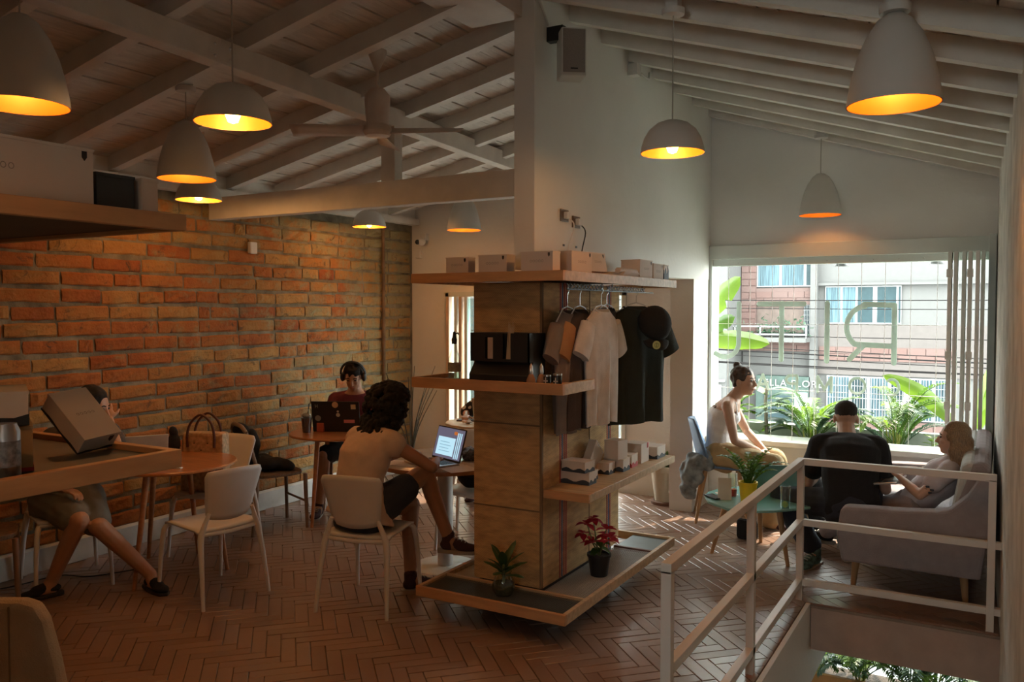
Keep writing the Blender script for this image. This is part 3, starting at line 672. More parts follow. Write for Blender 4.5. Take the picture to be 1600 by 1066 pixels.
# broad-leaved plant behind the seated woman
ms = thing('broad_leaf_plant', 'broad-leaved plant with pale veined leaves in the planter behind the woman in the white top', 'plant', (-1.80, 7.92, .5))
MB().tube([(-1.80, 7.92, .48), (-1.82, 7.92, .9), (-1.80, 7.9, 1.08)], [.02, .016, .012], 8).build('trunk', mat('grey trunk', (.22, .20, .16), .9), ms, True)
random.seed(5)
for k in range(11):
    a = random.uniform(-.6, .6)+(0 if k % 3 else pi); z = .60+.05*k*.9
    blade((-1.80, 7.92, .55+.045*k), a, random.uniform(.3, .8), random.uniform(.22, .36), random.uniform(.05, .085), 1.2, .2, 8).build('leaf', LEAFG if k % 3 else LEAF, ms, True)
blade((-1.77, 7.9, .86), .15, .75, .26, .10, 1.0, .1, 8).build('leaf', mat('pale veined leaf', (.25, .33, .25), .4, trans=.5, var=.3, scale=30), ms, True)
sm = thing('young_plant', 'small leafy seedling on the planter edge before the woman on the sofa', 'plant', (-.42, 7.85, .5))
MB().tube([(-.42, 7.85, .49), (-.42, 7.85, .64)], .006, 6).build('stem', STEM, sm, True)
for k in range(10): blade((-.42, 7.85, .56+.012*k), k*2.4, .5, .085, .024, .8, .2, 5).build('leaf', LEAFY, sm, True)
random.seed(21)
# plants in the storey below, seen through the stair opening
lp = thing('lower_planter', 'orange wooden planter box seen through the stair opening downstairs', 'planter', (-.6, 7.9, -1.9))
MB().box(-2.2, .3, 7.62, 7.66, -1.9, -1.46).box(-2.2, .3, 8.1, 8.14, -1.9, -1.62).build('trough', mat('orange timber', (.55, .25, .08), .5), lp)
MB().box(-2.2, .3, 7.66, 8.1, -1.9, -1.56).build('soil', SOIL, lp)
for i, (x, lb) in enumerate(((-1.32, 'leftmost fern-like palm downstairs under the slab edge'), (-.95, 'second palm from the left in the planter downstairs'), (-.55, 'grass-leaved palm in the middle of the planter downstairs'), (-.36, 'rightmost palm in the planter downstairs'))):
    palm('lower_palm', lb, (x, 7.86, -1.56), 26, .60, seed=30+i, group='palms downstairs', tone=[LEAF, LEAFG, LEAF, LEAFY], ll=.15, stems=7)
# ================================================================ DISPLAY PILLAR
dp = thing('display_pillar', 'square pillar wrapped in burlap sacking with wooden shelves round it', 'display shelf', (-2.375, 4.63, 0))
MB().box(-2.56, -2.19, 4.11, 5.15, -.005, .20).build('plinth', BLACK, dp)
MB().box(-2.60, -2.15, 4.08, 5.18, .185, 1.90).build('sacking', BURLAP, dp, bevel=.006)
m = MB()
for z in (.62, 1.10, 1.52): m.box(-2.60, -2.15, 4.076, 4.08, z-.004, z+.004)
m.box(-2.162, -2.148, 4.072, 4.09, .19, 1.90)
m.build('seam', mat('sack seam', (.20, .13, .07), .9), dp)
for y, mm in ((4.30, REDS), (4.327, BLUES), (4.354, REDS), (4.38, REDS), (4.98, REDS), (5.005, BLUES), (5.03, REDS)):
    MB().box(-2.15, -2.148, y-.006, y+.006, .19, 1.90).build('stripe', mm, dp)
MB().box(-2.15, -2.147, 4.70, 4.706, .19, 1.90).build('seam', bpy.data.materials['sack seam'], dp)
def frame_shelf(nm, x0, x1, y0, y1, z0, z1, inner=None, hole=None, im=None):
    p = MB().box(x0, x1, y0, y0+.025, z0, z1).build(nm, PINE_WARM, dp, bevel=.002)
    MB().box(x1-.025, x1, y0+.025, y1, z0, z1).build('edge_board', PINEX, p, bevel=.002)
    MB().box(x0, x0+.025, y0+.025, y1, z0, z1).build('edge_board', PINEX, p, bevel=.002)
    MB().box(x0+.025, x1-.025, y1-.025, y1, z0, z1).build('edge_board', PINEX, p, bevel=.002)
    return p
# top shelf
s1 = frame_shelf('top_shelf', -2.80, -1.86, 3.75, 5.48, 1.893, 1.945)
MB().box(-2.775, -1.885, 3.775, 5.455, 1.915, 1.944).build('shelf_panel', PINE_WARM, s1)
m = MB()
for k in range(26):
    y = 4.10+k*.045
    if k == 11: continue
    for a in (1, -1): m.tube([(-2.0, y-.022, 1.875+a*.014), (-2.0, y+.022, 1.875-a*.014)], .0028, 5)
for y in (4.12, 4.55, 4.70, 5.20): m.tube([(-2.0, y, 1.86), (-2.0, y, 1.90)], .003, 5)
m.build('hanging_chain', BLKM, s1)
MB().tube([(-2.0, 4.08, 1.858), (-2.0, 5.4, 1.858)], .0045, 8).build('hanging_rail', BLKM, s1)
# middle tray
s2 = MB().box(-2.80, -1.86, 3.75, 3.775, 1.315, 1.372).build('middle_tray', PINE_WARM, dp, bevel=.002)
MB().box(-1.885, -1.86, 3.775, 4.14, 1.315, 1.372).build('edge_board', PINEX, s2, bevel=.002)
MB().box(-2.80, -2.775, 3.775, 4.14, 1.315, 1.372).build('edge_board', PINEX, s2, bevel=.002)
MB().box(-2.775, -1.885, 3.775, 4.08, 1.322, 1.345).box(-2.14, -1.885, 4.08, 4.14, 1.322, 1.345).build('shelf_panel', PINE_WARM, s2)
# retail shelf
s3 = MB().box(-2.15, -1.87, 4.104, 5.50, .70, .745).build('side_shelf', PINEX, dp, bevel=.003)
MB().box(-2.15, -1.87, 4.09, 4.104, .70, .745).build('end_board', PINE_WARM, s3)
# bottom tray
s4 = frame_shelf('bottom_tray', -2.80, -1.86, 3.78, 5.48, .13, .185)
DPAN = mat('dark mesh panel', (.04, .045, .045), .5); GPAN = mat('grey mesh panel', (.24, .23, .21), .6, bump=.3)
MB().box(-2.775, -1.885, 3.805, 4.055, .140, .160).build('panel', DPAN, s4)
MB().box(-2.775, -1.885, 4.055, 4.075, .13, .183).build('divider', PINEX, s4)
MB().box(-2.775, -2.60, 4.075, 5.455, .140, .160).build('panel', mat('tan panel', (.40, .33, .22), .7), s4)
MB().box(-2.15, -1.885, 4.075, 5.10, .140, .160).build('panel', GPAN, s4)
MB().box(-2.15, -1.885, 5.10, 5.118, .13, .183).build('divider', mat('brown divider', (.16, .07, .05), .6), s4)
MB().box(-2.15, -1.885, 5.118, 5.455, .140, .170).build('panel', mat('slate panel', (.14, .19, .20), .35), s4)
def wiremesh(x0, x1, y0, y1, z, st, mm, par):
    m = MB(); r = .0011
    n = int((x1-x0)/st)
    for i in range(n+1):
        x = x0+i*st; m.box(x-r, x+r, y0, y1, z, z+.002)
    n = int((y1-y0)/st)
    for i in range(n+1):
        y = y0+i*st; m.box(x0, x1, y-r, y+r, z+.001, z+.003)
    return tag(m.build('wire_mesh', mm, par), kind='stuff')
wiremesh(-2.77, -1.89, 3.81, 4.05, .172, .012, mat('mesh wire dark', (.10, .105, .10), .45), s4)
wiremesh(-2.145, -1.89, 4.08, 5.095, .172, .012, mat('mesh wire grey', (.42, .40, .37), .45), s4)
# ---------------------------------------------------------------- boxes
def gift_box(name, label, M_, l, w, h, band=CARDB, group=None, base=True, logo='front', body=CARD, bandh=.3, tabs=True, cat='box'):
    """box with its bottom centre at the origin of M_ (l along x, w along y)"""
    o = thing(name, label, cat, M_.translation, M_.to_euler().z if False else 0, group)
    m = MB(M_).box(-l/2, l/2, -w/2, w/2, 0, h); m.build('carton', body, o, bevel=.0015)
    MB(M_).box(-l/2-.0015, l/2+.0015, -w/2-.0015, w/2+.0015, h-.006, h+.0012).build('lid_edge', body, o)
    if base:
        m = MB(M_); e = .0012
        for (ax, ay, bx, by) in ((-l/2, -w/2, l/2, -w/2), (l/2, -w/2, l/2, w/2), (l/2, w/2, -l/2, w/2), (-l/2, w/2, -l/2, -w/2)):
            a, b = V((ax, ay, 0)), V((bx, by, 0)); nn = V(((b-a).y, -(b-a).x, 0)).normalized()*e; N = 10
            top = [a.lerp(b, i/N)+V((0, 0, h*bandh*(1+.35*sin(i*1.1+l*50)))) for i in range(N+1)]
            m.prism([a-V((0, 0, .0005)), b-V((0, 0, .0005))]+top[::-1], nn)
        m.build('base_band', band, o)
    if tabs: MB(M_).prism([(l/2-.028, -w/2-.0012, h), (l/2-.028, -w/2-.0012, h-.02), (l/2-.022, -w/2-.0012, h-.028), (l/2-.016, -w/2-.0012, h-.02), (l/2-.016, -w/2-.0012, h)], (0, .002, 0)).build('tab', BLACK if band != CARDR else CARDR, o)
    if logo:
        m = MB(M_); s = min(l, .16)*.09
        for k in range(5):
            x = (k-2)*s*1.15
            if logo == 'top': m.lathe([(s*.30, h+.0016), (s*.46, h+.0018)], 10, (x, 0, 0))
            else: m.ring([[V((x+s*.32*cos(a*pi/5), -w/2-.0008, h*.52+s*.36*sin(a*pi/5))) for a in range(10)], [V((x+s*.46*cos(a*pi/5), -w/2-.0009, h*.52+s*.5*sin(a*pi/5))) for a in range(10)]], False)
        m.build('print', PRINT, o)
    return o
TZ = 1.9452
gift_box('gift_box', 'leftmost white box standing on the top shelf of the pillar', T(-2.53, 3.84, TZ), .145, .07, .085, group='boxes on the top shelf', base=False)
gift_box('gift_box', 'second white box from the left on the top shelf, beside the white column', T(-2.305, 3.85, TZ), .175, .09, .092, group='boxes on the top shelf', base=False)
gift_box('gift_box', 'wide white box on the top shelf right in front of the white column', T(-2.035, 3.84, TZ), .185, .085, .10, group='boxes on the top shelf', base=False)
gift_box('gift_box', 'white box with black back edge right of the column on the top shelf', T(-1.985, 4.13, TZ) @ RZ(R(82)), .20, .11, .115, group='boxes on the top shelf', base=False)
MB().box(-2.10, -2.04, 4.00, 4.02, TZ, TZ+.11).build('black_sleeve', BLACK, bpy.data.objects['gift_box.003'])
gift_box('gift_box', 'white box leaning backwards on the long side of the top shelf', T(-1.99, 4.42, TZ+.012) @ RZ(R(85)) @ RX(R(-12)), .19, .07, .11, group='boxes on the top shelf', base=False)
gift_box('gift_box', 'white box beyond the papers on the far end of the top shelf', T(-1.975, 5.04, TZ) @ RZ(R(88)), .20, .13, .115, group='boxes on the top shelf', base=False)
gift_box('gift_box', 'narrow white box second from the far end of the top shelf', T(-1.965, 5.25, TZ) @ RZ(R(88)), .17, .12, .10, group='boxes on the top shelf', base=False)
gift_box('gift_box', 'dark blue and white box at the far end of the top shelf', T(-1.965, 5.40, TZ) @ RZ(R(90)), .09, .12, .10, group='boxes on the top shelf', base=True, bandh=.6)
pp = MB()
for k in range(5): pp.box(-2.06, -1.90, 4.62+.01*k, 4.90-.012*(k % 3), TZ+.006*k, TZ+.006*k+.005)
pp.tube([(-1.93, 4.62, TZ+.035), (-1.93, 4.90, TZ+.035)], .018, 8)
tag(pp.build('paper_stack', CARD), 'flat stack of papers and pouches between the boxes on the top shelf', 'papers')
RZZ = .7455
def rb(label, y, x, l, w, h, z=0, rz=90, band=CARDB, tilt=None, **k):
    M_ = T(x, y, RZZ+z) @ RZ(R(rz))
    if tilt: M_ = M_ @ tilt
    return gift_box('coffee_box', label, M_, l, w, h, band=band, group='boxes on the side shelf', tabs=False, logo=None, **k)
rb('large flat white box with wavy navy base at the near end of the side shelf', 4.36, -2.07, .10, .20, .072)
rb('white box with wavy navy base lying on the large near one', 4.345, -2.055, .11, .155, .062, z=.0725, rz=84)
rb('tiny white box tucked beside the two stacked near ones', 4.475, -2.045, .085, .075, .055)
rb('tall flat white box leaning diagonally on the side shelf', 4.60, -2.10, .14, .05, .15, z=.048, rz=90, tilt=RY(R(42)), base=False)
rb('small white box with navy base next to the leaning one', 4.70, -2.035, .09, .08, .068)
rb('white box with navy base carrying an upright box', 4.835, -2.02, .11, .13, .075)
rb('upright white box with black back on top of the middle box', 4.82, -2.02, .11, .10, .115, z=.0755, rz=80, base=False)
rb('white box with a red base on the side shelf', 4.985, -2.01, .105, .10, .080, band=CARDR)
rb('white box with red tab standing near the far end of the side shelf', 5.17, -2.02, .14, .12, .125, band=CARDR, base=False)
MB().box(-1.959, -1.957, 5.20, 5.222, RZZ+.09, RZZ+.124).build('red_tab', CARDR, bpy.data.objects['coffee_box.008'])
rb('flat white box with navy base at the far end of the side shelf', 5.38, -2.01, .16, .17, .080)
# ---------------------------------------------------------------- things on the middle tray
MZ = 1.3455
b = thing('spray_bottle', 'clear glass bottle with dark pourer at the left end of the middle tray', 'bottle', (-2.60, 3.88, MZ))
MB().lathe([(.002, 0), (.034, .0), (.036, .01), (.036, .10), (.033, .13), (.016, .175), (.013, .21), (.013, .225)], 20, (-2.60, 3.88, MZ)).build('glass', GLASS, b, True)
MB().cyl((-2.60, 3.88, MZ), .0365, .055, .105).build('bottle_label', mat('bottle label', (.28, .25, .18), .6, var=.3, scale=60), b, True)
MB().lathe([(.014, .21), (.016, .235), (.010, .25), (.008, .275), (.002, .28)], 12, (-2.60, 3.88, MZ)).tube([(-2.60, 3.88, MZ+.262), (-2.575, 3.88, MZ+.272), (-2.57, 3.88, MZ+.262)], .004, 6).build('pourer', BLACK, b, True)
MB().lathe([(.002, .003), (.031, .003), (.031, .05), (.002, .05)], 16, (-2.60, 3.88, MZ)).build('water', GLASSG, b)
d = thing('condiment_dispenser', 'black dispenser with napkins and stir sticks on the middle tray', 'dispenser', (-2.30, 3.94, MZ))
m = MB().prism([(-2.49, 3.86, MZ), (-2.49, 4.06, MZ), (-2.49, 4.06, MZ+.275), (-2.49, 3.92, MZ+.275), (-2.49, 3.92, MZ+.12), (-2.49, 3.86, MZ+.05)], (.37, 0, 0)); m.build('body', BLACK, d, bevel=.004)
for a, b_ in ((-2.478, -2.40), (-2.392, -2.335), (-2.327, -2.265), (-2.257, -2.205), (-2.195, -2.125)):
    pass
m = MB().box(-2.49, -2.48, 3.875, 3.92, MZ+.12, MZ+.275).box(-2.13, -2.12, 3.875, 3.92, MZ+.12, MZ+.275).box(-2.49, -2.12, 3.875, 3.88, MZ+.12, MZ+.135).box(-2.49, -2.395, 3.875, 3.88, MZ+.135, MZ+.275)
m.box(-2.345, -2.285, 3.875, 3.88, MZ+.135, MZ+.275).box(-2.235, -2.12, 3.875, 3.88, MZ+.135, MZ+.275).box(-2.395, -2.345, 3.875, 3.88, MZ+.255, MZ+.275); m.build('front_plate', BLACK, d)
MB().box(-2.385, -2.35, 3.885, 3.90, MZ+.13, MZ+.25).build('napkins', mat('napkin', (.50, .36, .28), .9), d)
m = MB(); rr = random.Random(2)
for k in range(9): m.tube([(-2.275+k*.004, 3.90, MZ+.13), (-2.268+k*.004+rr.uniform(-.004, .004), 3.91, MZ+.29+rr.uniform(0, .045))], .0022, 5)
m.build('stir_sticks', mat('stir sticks', (.60, .45, .28), .7), d)
m = MB()
for k in range(10): m.ball((-2.47+k*.034, 3.868, MZ+.03+.006*(k % 3)), (.012, .004, .004), n=6)
m.build('sachets', STEEL, d)
for i, (x, lb) in enumerate(((-2.085, 'left small glass shaker with pointed steel top beside the dispenser'), (-2.035, 'right small glass shaker with pointed steel top beside the steel jars'))):
    b = thing('sugar_shaker', lb, 'shaker', (x, 3.83+.02*i, MZ), 0, 'glass shakers on the middle tray')
    c = (x, 3.83+.02*i, MZ)
    MB().lathe([(.003, 0), (.018, .0), (.025, .015), (.024, .035), (.014, .058), (.009, .066)], 16, c).build('glass', mat('sugar glass', (.50, .28, .16), .12, trans=.3) if i == 0 else bpy.data.materials['sugar glass'], b, True)
    MB().lathe([(.010, .064), (.012, .075), (.009, .105), (.001, .122)], 12, c).build('cap', STEEL, b, True)
for i, (x, lb) in enumerate(((-1.995, 'smaller black and steel jar with a pale cross, beside the shakers'), (-1.935, 'larger black and steel jar at the right of the middle tray'))):
    b = thing('spice_jar', lb, 'jar', (x, 3.84, MZ), 0, 'jars on the middle tray')
    h = .062+.008*i; r = .019+.004*i
    MB().cyl((x, 3.84, MZ), r, 0, h).build('jar_body', BLACK, b, True)
    MB().cyl((x, 3.84, MZ), r+.001, h-.006, h+.002).cyl((x, 3.84, MZ), r+.001, 0, .006).build('rims', STEEL, b, True)
    MB().box(x-.003, x+.003, 3.84-r-.001, 3.84-r+.003, MZ+.015, MZ+.052).box(x-.012, x+.012, 3.84-r-.001, 3.84-r+.003, MZ+.03, MZ+.037).build('jar_label', CARD, b)
tag(MB().box(-1.92, -1.89, 3.95, 4.08, MZ, MZ+.006).build('wooden_paddle', PINE_WARM), 'small flat wooden paddle at the right corner of the middle tray', 'paddle')
# ---------------------------------------------------------------- T-shirts on hangers
def tshirt(label, x, y, zt, rz, hw, H, mm, sleeve=.22, cuff=None, seed=0, name='t_shirt'):
    random.seed(seed)
    hg = thing('clothes_hanger', 'thin wire hanger holding the '+label, 'hanger', (x, y, zt), rz, 'hangers on the rail')
    A = T(x, y, zt) @ RZ(rz)
    MB(A).tube([(0, 0, 1.858+.004-zt), (.012, 0, 1.868-zt), (.02, 0, 1.86-zt), (.014, 0, 1.845-zt), (0, 0, 1.83-zt), (0, 0, .03)], .0018, 6, smooth=3).build('hook', STEEL, hg)
    MB(A).tube([(0, 0, .03), (-.06, 0, .018), (-hw*.85, 0, -.055)], .004, 6).tube([(0, 0, .03), (.06, 0, .018), (hw*.85, 0, -.055)], .004, 6).build('bar', PLASW, hg)
    t = thing(name, label, 't-shirt', (x, y, zt), rz, 't-shirts on hangers')
    rows = [(-H, hw*.93, .034), (-H+.12, hw*.92, .038), (-.42, hw*.92, .045), (-.28, hw*.96, .05), (-.17, hw*1.0, .05), (-.10, hw*1.0, .045), (-.05, hw*.82, .04), (-.02, hw*.55, .036), (.0, hw*.40, .03)]
    N = 48; rings = []; ph = random.uniform(0, 6)
    R2 = []
    for i in range(len(rows)-1):
        for k in range(3): f = k/3; a, b = rows[i], rows[i+1]; R2.append(tuple(a[j]*(1-f)+b[j]*f for j in range(3)))
    R2.append(rows[-1])
    for z, wx, dy in R2:
        fold = min(1, max(0, -z-.05)/.6); ring = []
        for k in range(N):
            a = 2*pi*k/N; rpl = 1+fold*.30*sin(9*cos(a)+ph)+fold*.18*sin(17*cos(a)+2*ph+z*5)
            ring.append(V((wx*cos(a)*(1-.02*fold*sin(ph+z*9)), dy*sin(a)*rpl+.008*fold*sin(7*cos(a)+ph+z*4), z+.006*fold*sin(5*a+ph)-(.018*max(0, -sin(a)) if z > -.01 else 0))))
        rings.append(ring)
    MB(A).ring(rings, True).build('body', mm, t, True)
    for s in (-1, 1):
        rg = []
        for f, wz, dy in ((0, .068, .036), (.3, .074, .040), (.65, .076, .040), (1, .080, .034)):
            c = V((s*(hw*.78+sleeve*.38*f), 0, -.085-sleeve*.80*f)); d = V((s*.42, 0, -.8)).normalized(); u = V((-d.z*1, 0, d.x*1))
            rg.append([c+u*wz*.95*cos(2*pi*k/16)+V((0, dy*sin(2*pi*k/16), 0)) for k in range(16)])
        sl_ = MB(A).ring(rg, True).build('sleeve', cuff or mm, t, True)
    MB(A).tube([(hw*.41*cos(a), .031*sin(a), .002-(.022*max(0, -sin(a)))) for a in [2*pi*k/24 for k in range(25)]], .006, 6).build('collar', mm, t, True)
    return t, A
TG = fabric('light grey jersey', (.62, .59, .57)); TB = fabric('grey brown jersey', (.22, .17, .14)); TD = fabric('dark brown jersey', (.07, .05, .045)); TO = fabric('black olive jersey', (.022, .027, .02)); TC = fabric('tan jersey', (.42, .22, .10))
tshirt('taupe t-shirt hanging nearest the pillar corner', -2.075, 4.24, 1.735, R(90), .16, .68, TB, seed=1)
tshirt('dark brown t-shirt with tan sleeves behind the light grey one', -2.045, 4.34, 1.74, R(88), .17, .67, TD, cuff=TC, seed=2)
tshirt('light grey t-shirt facing the room on its hanger', -1.965, 4.46, 1.745, R(84), .185, .66, TG, seed=3)
tshirt('black t-shirt with white inner tag behind the dark olive one', -2.06, 4.76, 1.75, R(84), .19, .66, TD, seed=5)
tshirt('dark olive black t-shirt with the cap hanging over it', -1.95, 4.97, 1.76, R(62), .25, .73, TO, sleeve=.26, seed=4)
MB().box(-1.972, -1.969, 4.415, 4.43, 1.70, 1.74).build('neck_tag', CARD, bpy.data.objects['t_shirt.002'])
# cap with round badge
cp = thing('baseball_cap', 'black cap with a round pale green badge hanging in front of the dark t-shirt', 'cap', (-1.82, 4.96, 1.62))
A = T(-1.81, 4.93, 1.665) @ RZ(R(45)) @ RX(R(58))
rg = []
for i in range(8):
    a = i/7*pi/2; rg.append([V((.105*cos(a)*cos(2*pi*k/24), .115*cos(a)*sin(2*pi*k/24), .12*sin(a)-.02)) for k in range(24)])
MB(A).ring(rg, False).build('crown', fabric('black cap cloth', (.012, .012, .012)), cp, True, solid=.003)
bm_ = MB(A)
bm_.grid(lambda u, v: ((u-.5)*.17*(1-.25*v*v), -.10-.085*v*(1-.9*(2*u-1)**2*.5), -.02-.02*(1-(2*u-1)**2)*0-.03*(2*u-1)**2), 12, 5).build('brim', fabric('black brim', (.014, .014, .015)), cp, True, solid=.004)
Bd = T(-1.775, 4.86, 1.53) @ RZ(R(45)) @ RX(R(90))
MB(Bd).cyl((0, 0, 0), .026, 0, .004, 24).build('badge', mat('pale badge', (.45, .50, .22), .6), cp)
MB(Bd).lathe([(.012, .0045), (.015, .0045)], 16).box(-.002, .002, -.012, .012, .004, .0046).build('badge_mark', mat('badge mark', (.12, .2, .06), .6), cp)
# ---------------------------------------------------------------- plants on the bottom tray
ps = thing('poinsettia', 'red-leaved poinsettia in a black nursery pot on the mesh tray', 'potted plant', (-1.99, 4.50, .176))
c = (-1.99, 4.50, .176)
MB().lathe([(.002, 0), (.050, 0), (.066, .115), (.072, .115), (.072, .13), (.064, .13), (.060, .115), (.002, .112)], 24, c).build('pot', BLACK, ps, True)
MB().cyl(c, .061, .105, .117).build('soil', SOIL, ps)
m = MB(); tips = []; random.seed(77)
for k in range(8):
    a = 2*pi*k/8+random.uniform(-.3, .3); r = random.uniform(.04, .13); h = random.uniform(.20, .34)
    m.tube([V(c)+V((0, 0, .11)), V(c)+V((r*.4*cos(a), r*.4*sin(a), .18)), V(c)+V((r*cos(a), r*sin(a), h))], .004, 6, smooth=3); tips.append(V(c)+V((r*cos(a), r*sin(a), h)))
m.build('stems', STEM, ps, True)
def leafy(base, az, el, L, W):
    d = V((cos(az)*cos(el), sin(az)*cos(el), sin(el))); s = V((-sin(az), cos(az), 0)); up = s.cross(d)*-1; m = MB()
    pr = [(0, 0), (.2, .6), (.45, 1), (.7, .75), (.88, .35), (1, 0)]; rows = []
    for t, w_ in pr:
        b = V(base)+d*L*t-V((0, 0, .25*L*t*t)); rows.append([b-s*W*w_+up*W*.25*w_, b, b+s*W*w_+up*W*.25*w_])
    m.add([q for r in rows for q in r], [(i*3+j, i*3+j+1, (i+1)*3+j+1, (i+1)*3+j) for i in range(len(pr)-1) for j in range(2)]); return m
for t in tips:
    for k in range(6): leafy(t, k*pi/3+random.uniform(-.4, .4), random.uniform(-.3, .5), random.uniform(.06, .085), .022).build('bract', REDL, ps, True)
for k in range(7): leafy(V(c)+V((0, 0, random.uniform(.16, .24))), random.uniform(0, 6.3), random.uniform(-.2, .3), .08, .022).build('leaf', LEAF, ps, True)
jp = thing('jar_plant', 'dark green leafy plant rooted in a round glass jar on the dark tray', 'potted plant', (-2.31, 3.93, .176))
c = (-2.31, 3.93, .176)
MB().lathe([(.002, 0), (.045, 0), (.062, .03), (.064, .06), (.05, .10), (.04, .12), (.046, .13)], 24, c).build('jar', GLASSG, jp, True)
MB().lathe([(.002, .003), (.043, .003), (.059, .03), (.058, .065), (.002, .067)], 20, c).build('roots', mat('wet roots', (.07, .06, .03), .6, var=.5, scale=60), jp, True)
MB().tube([V(c)+V((0, 0, .06)), V(c)+V((0, 0, .17))], .009, 8).build('stem', STEM, jp)
random.seed(8)
for k in range(13):
    blade(V(c)+V((0, 0, .10+.006*k)), k*2.4, .55+.05*k, random.uniform(.13, .17), .024, 1.1-.06*k, .25, 7).build('leaf', LEAFD, jp, True)
# ================================================================ NEAR SHELF (left foreground)
ns = thing('near_shelf', 'nearest wooden shelf unit cut off by the left edge of the picture', 'display shelf', (-2.4, .8, 0))
MB().box(-2.62, -2.22, .0, 1.0, -.005, 3.3).build('sacking', BURLAP, ns)
s5 = MB().box(-2.75, -1.775, 1.39, 1.415, 1.945, 1.985).build('top_shelf', PINE_WARM, ns, bevel=.002)
MB().box(-1.775, -1.75, -.2, 1.415, 1.945, 1.985).build('edge_board', PINE_WARM, s5, bevel=.002)
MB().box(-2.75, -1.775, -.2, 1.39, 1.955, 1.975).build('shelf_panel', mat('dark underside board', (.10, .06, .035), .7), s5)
s6 = MB().box(-2.75, -1.775, 1.365, 1.39, 1.355, 1.40).build('lower_shelf', PINE_WARM, ns, bevel=.002)
MB().box(-1.775, -1.75, -.2, 1.39, 1.355, 1.40).build('edge_board', PINE_WARM, s6, bevel=.002)
MB().box(-2.75, -1.775, -.2, 1.365, 1.362, 1.385).build('shelf_panel', DPAN, s6)
gift_box('large_gift_box', 'big white box at the left end of the near top shelf', T(-1.88, .98, 1.985) @ RZ(R(90)), .44, .16, .13, base=False, group='boxes on the near shelves')
gift_box('large_gift_box', 'dark charcoal box beside the big white one on the near top shelf', T(-1.89, 1.27, 1.985) @ RZ(R(90)), .10, .14, .085, body=mat('charcoal card', (.03, .035, .04), .6), base=False, logo=None, tabs=False, group='boxes on the near shelves')
gift_box('large_gift_box', 'narrow white box at the right end of the near top shelf', T(-1.865, 1.36, 1.985) @ RZ(R(90)), .045, .10, .085, base=False, logo=None, tabs=False, group='boxes on the near shelves')
SZ2 = 1.3855
rt_, cm_ = V((.545, .839, 0)), V((.839, -.545, 0)); up_ = V((0, 0, 1))
ex_ = (rt_*.083+up_*.0075-cm_*.0624).normalized(); ey_ = -(rt_*.080-up_*.1095+cm_*.0932).normalized(); ez_ = ex_.cross(ey_).normalized(); ey_ = ez_.cross(ex_)
o_ = V((-2.014, 1.307, 1.483)) - ez_*.0525
MX_ = Matrix((ex_, ey_, ez_)).transposed().to_4x4(); MX_.translation = o_
gift_box('large_gift_box', 'large pale box tilted towards the viewer on the near lower shelf', MX_, .104, .164, .0525, band=BLACK, bandh=.10, logo='top', group='boxes on the near shelves')
gift_box('large_gift_box', 'grey-white box with black base lying on the orange one, near lower shelf', T(-2.02, 1.0, SZ2+.105) @ RZ(R(62)), .28, .2, .075, band=BLACK, bandh=.35, logo=None, tabs=False, group='boxes on the near shelves')
gift_box('large_gift_box', 'orange-brown box with red base under the grey-white one, near lower shelf', T(-2.02, 1.02, SZ2) @ RZ(R(62)), .26, .2, .10, band=CARDR, bandh=.12, body=CARDY, logo=None, tabs=False, group='boxes on the near shelves')
ca = thing('silver_can', 'silver drinks can at the left edge of the near lower shelf', 'can', (-1.82, 1.00, SZ2)); c = (-1.82, 1.0, SZ2)
MB().lathe([(.002, 0), (.022, .0), (.028, .008), (.028, .105), (.022, .118), (.022, .121), (.018, .119), (.002, .119)], 24, c).build('can_body', mat('dark silver', (.35, .35, .38), .28, .9), ca, True)
MB().cyl(c, .0284, .03, .085, 24).build('can_print', mat('can print', (.20, .19, .20), .4, .5, var=.5, scale=90), ca, True)
# ================================================================ FURNITURE
def white_chair(label, x, y, rz, group='white plastic chairs', first=[None]):
    if first[0]: return copy_tree(first[0], None, label, (x, y, 0), rz)
    t = thing('plastic_chair', label, 'chair', (x, y, 0), rz, group); A = T(x, y, 0) @ RZ(rz)
    for s in (-1, 1):
        MB(A).tube([(s*.215, .235, 0), (s*.205, .215, .25), (s*.192, .195, .40), (s*.17, .17, .437)], [.011, .014, .018, .012], 10, smooth=4).build('leg', PLASW, t, True)
        MB(A).tube([(s*.225, -.27, 0), (s*.21, -.235, .25), (s*.195, -.205, .40), (s*.175, -.205, .47), (s*.145, -.215, .55)], [.011, .015, .020, .016, .012], 10, smooth=4).build('leg', PLASW, t, True)
    def seat(u, v):
        a, b = 2*u-1, 2*v-1; k = 1-.06*abs(a)**3; return (a*.20*(1-.05*b), b*.205*k, .447-.014*(1-a*a)*(1-b*b)+(.004 if abs(b) < .9 else -.006))
    MB(A).grid(seat, 12, 12).build('seat', PLASW, t, True, solid=.014)
    def back(u, v):
        a = 2*u-1; w_ = .148+.048*v; zz = .515+.285*v+.02*v*(1-a*a)*.6-.02*(1-v)*(1-a*a)
        return (a*w_*(1-.10*(abs(a) > .9)*(v < .1 or v > .92)), -.215-.075*v-.035*(1-a*a)+.035, zz)
    MB(A).grid(back, 12, 10).build('backrest', PLASW, t, True, solid=.012)
    MB(A).tube([(-.18, -.20, .425), (0, -.215, .42), (.18, -.20, .425)], .012, 8).build('seat_rail', PLASW, t, True); MB(A).tube([(-.18, .19, .428), (0, .20, .43), (.18, .19, .428)], .011, 8).build('seat_rail', PLASW, t, True)
    MB(A).box(-.025, .025, -.168, -.158, .436, .4385).build('slot', BLACK, t)
    first[0] = t; return t
def face(x, y, tx, ty): return math.atan2(ty-y, tx-x)-pi/2
white_chair('white plastic chair holding the curly-haired woman, its back to the viewer', -3.19, 3.87, R(13))
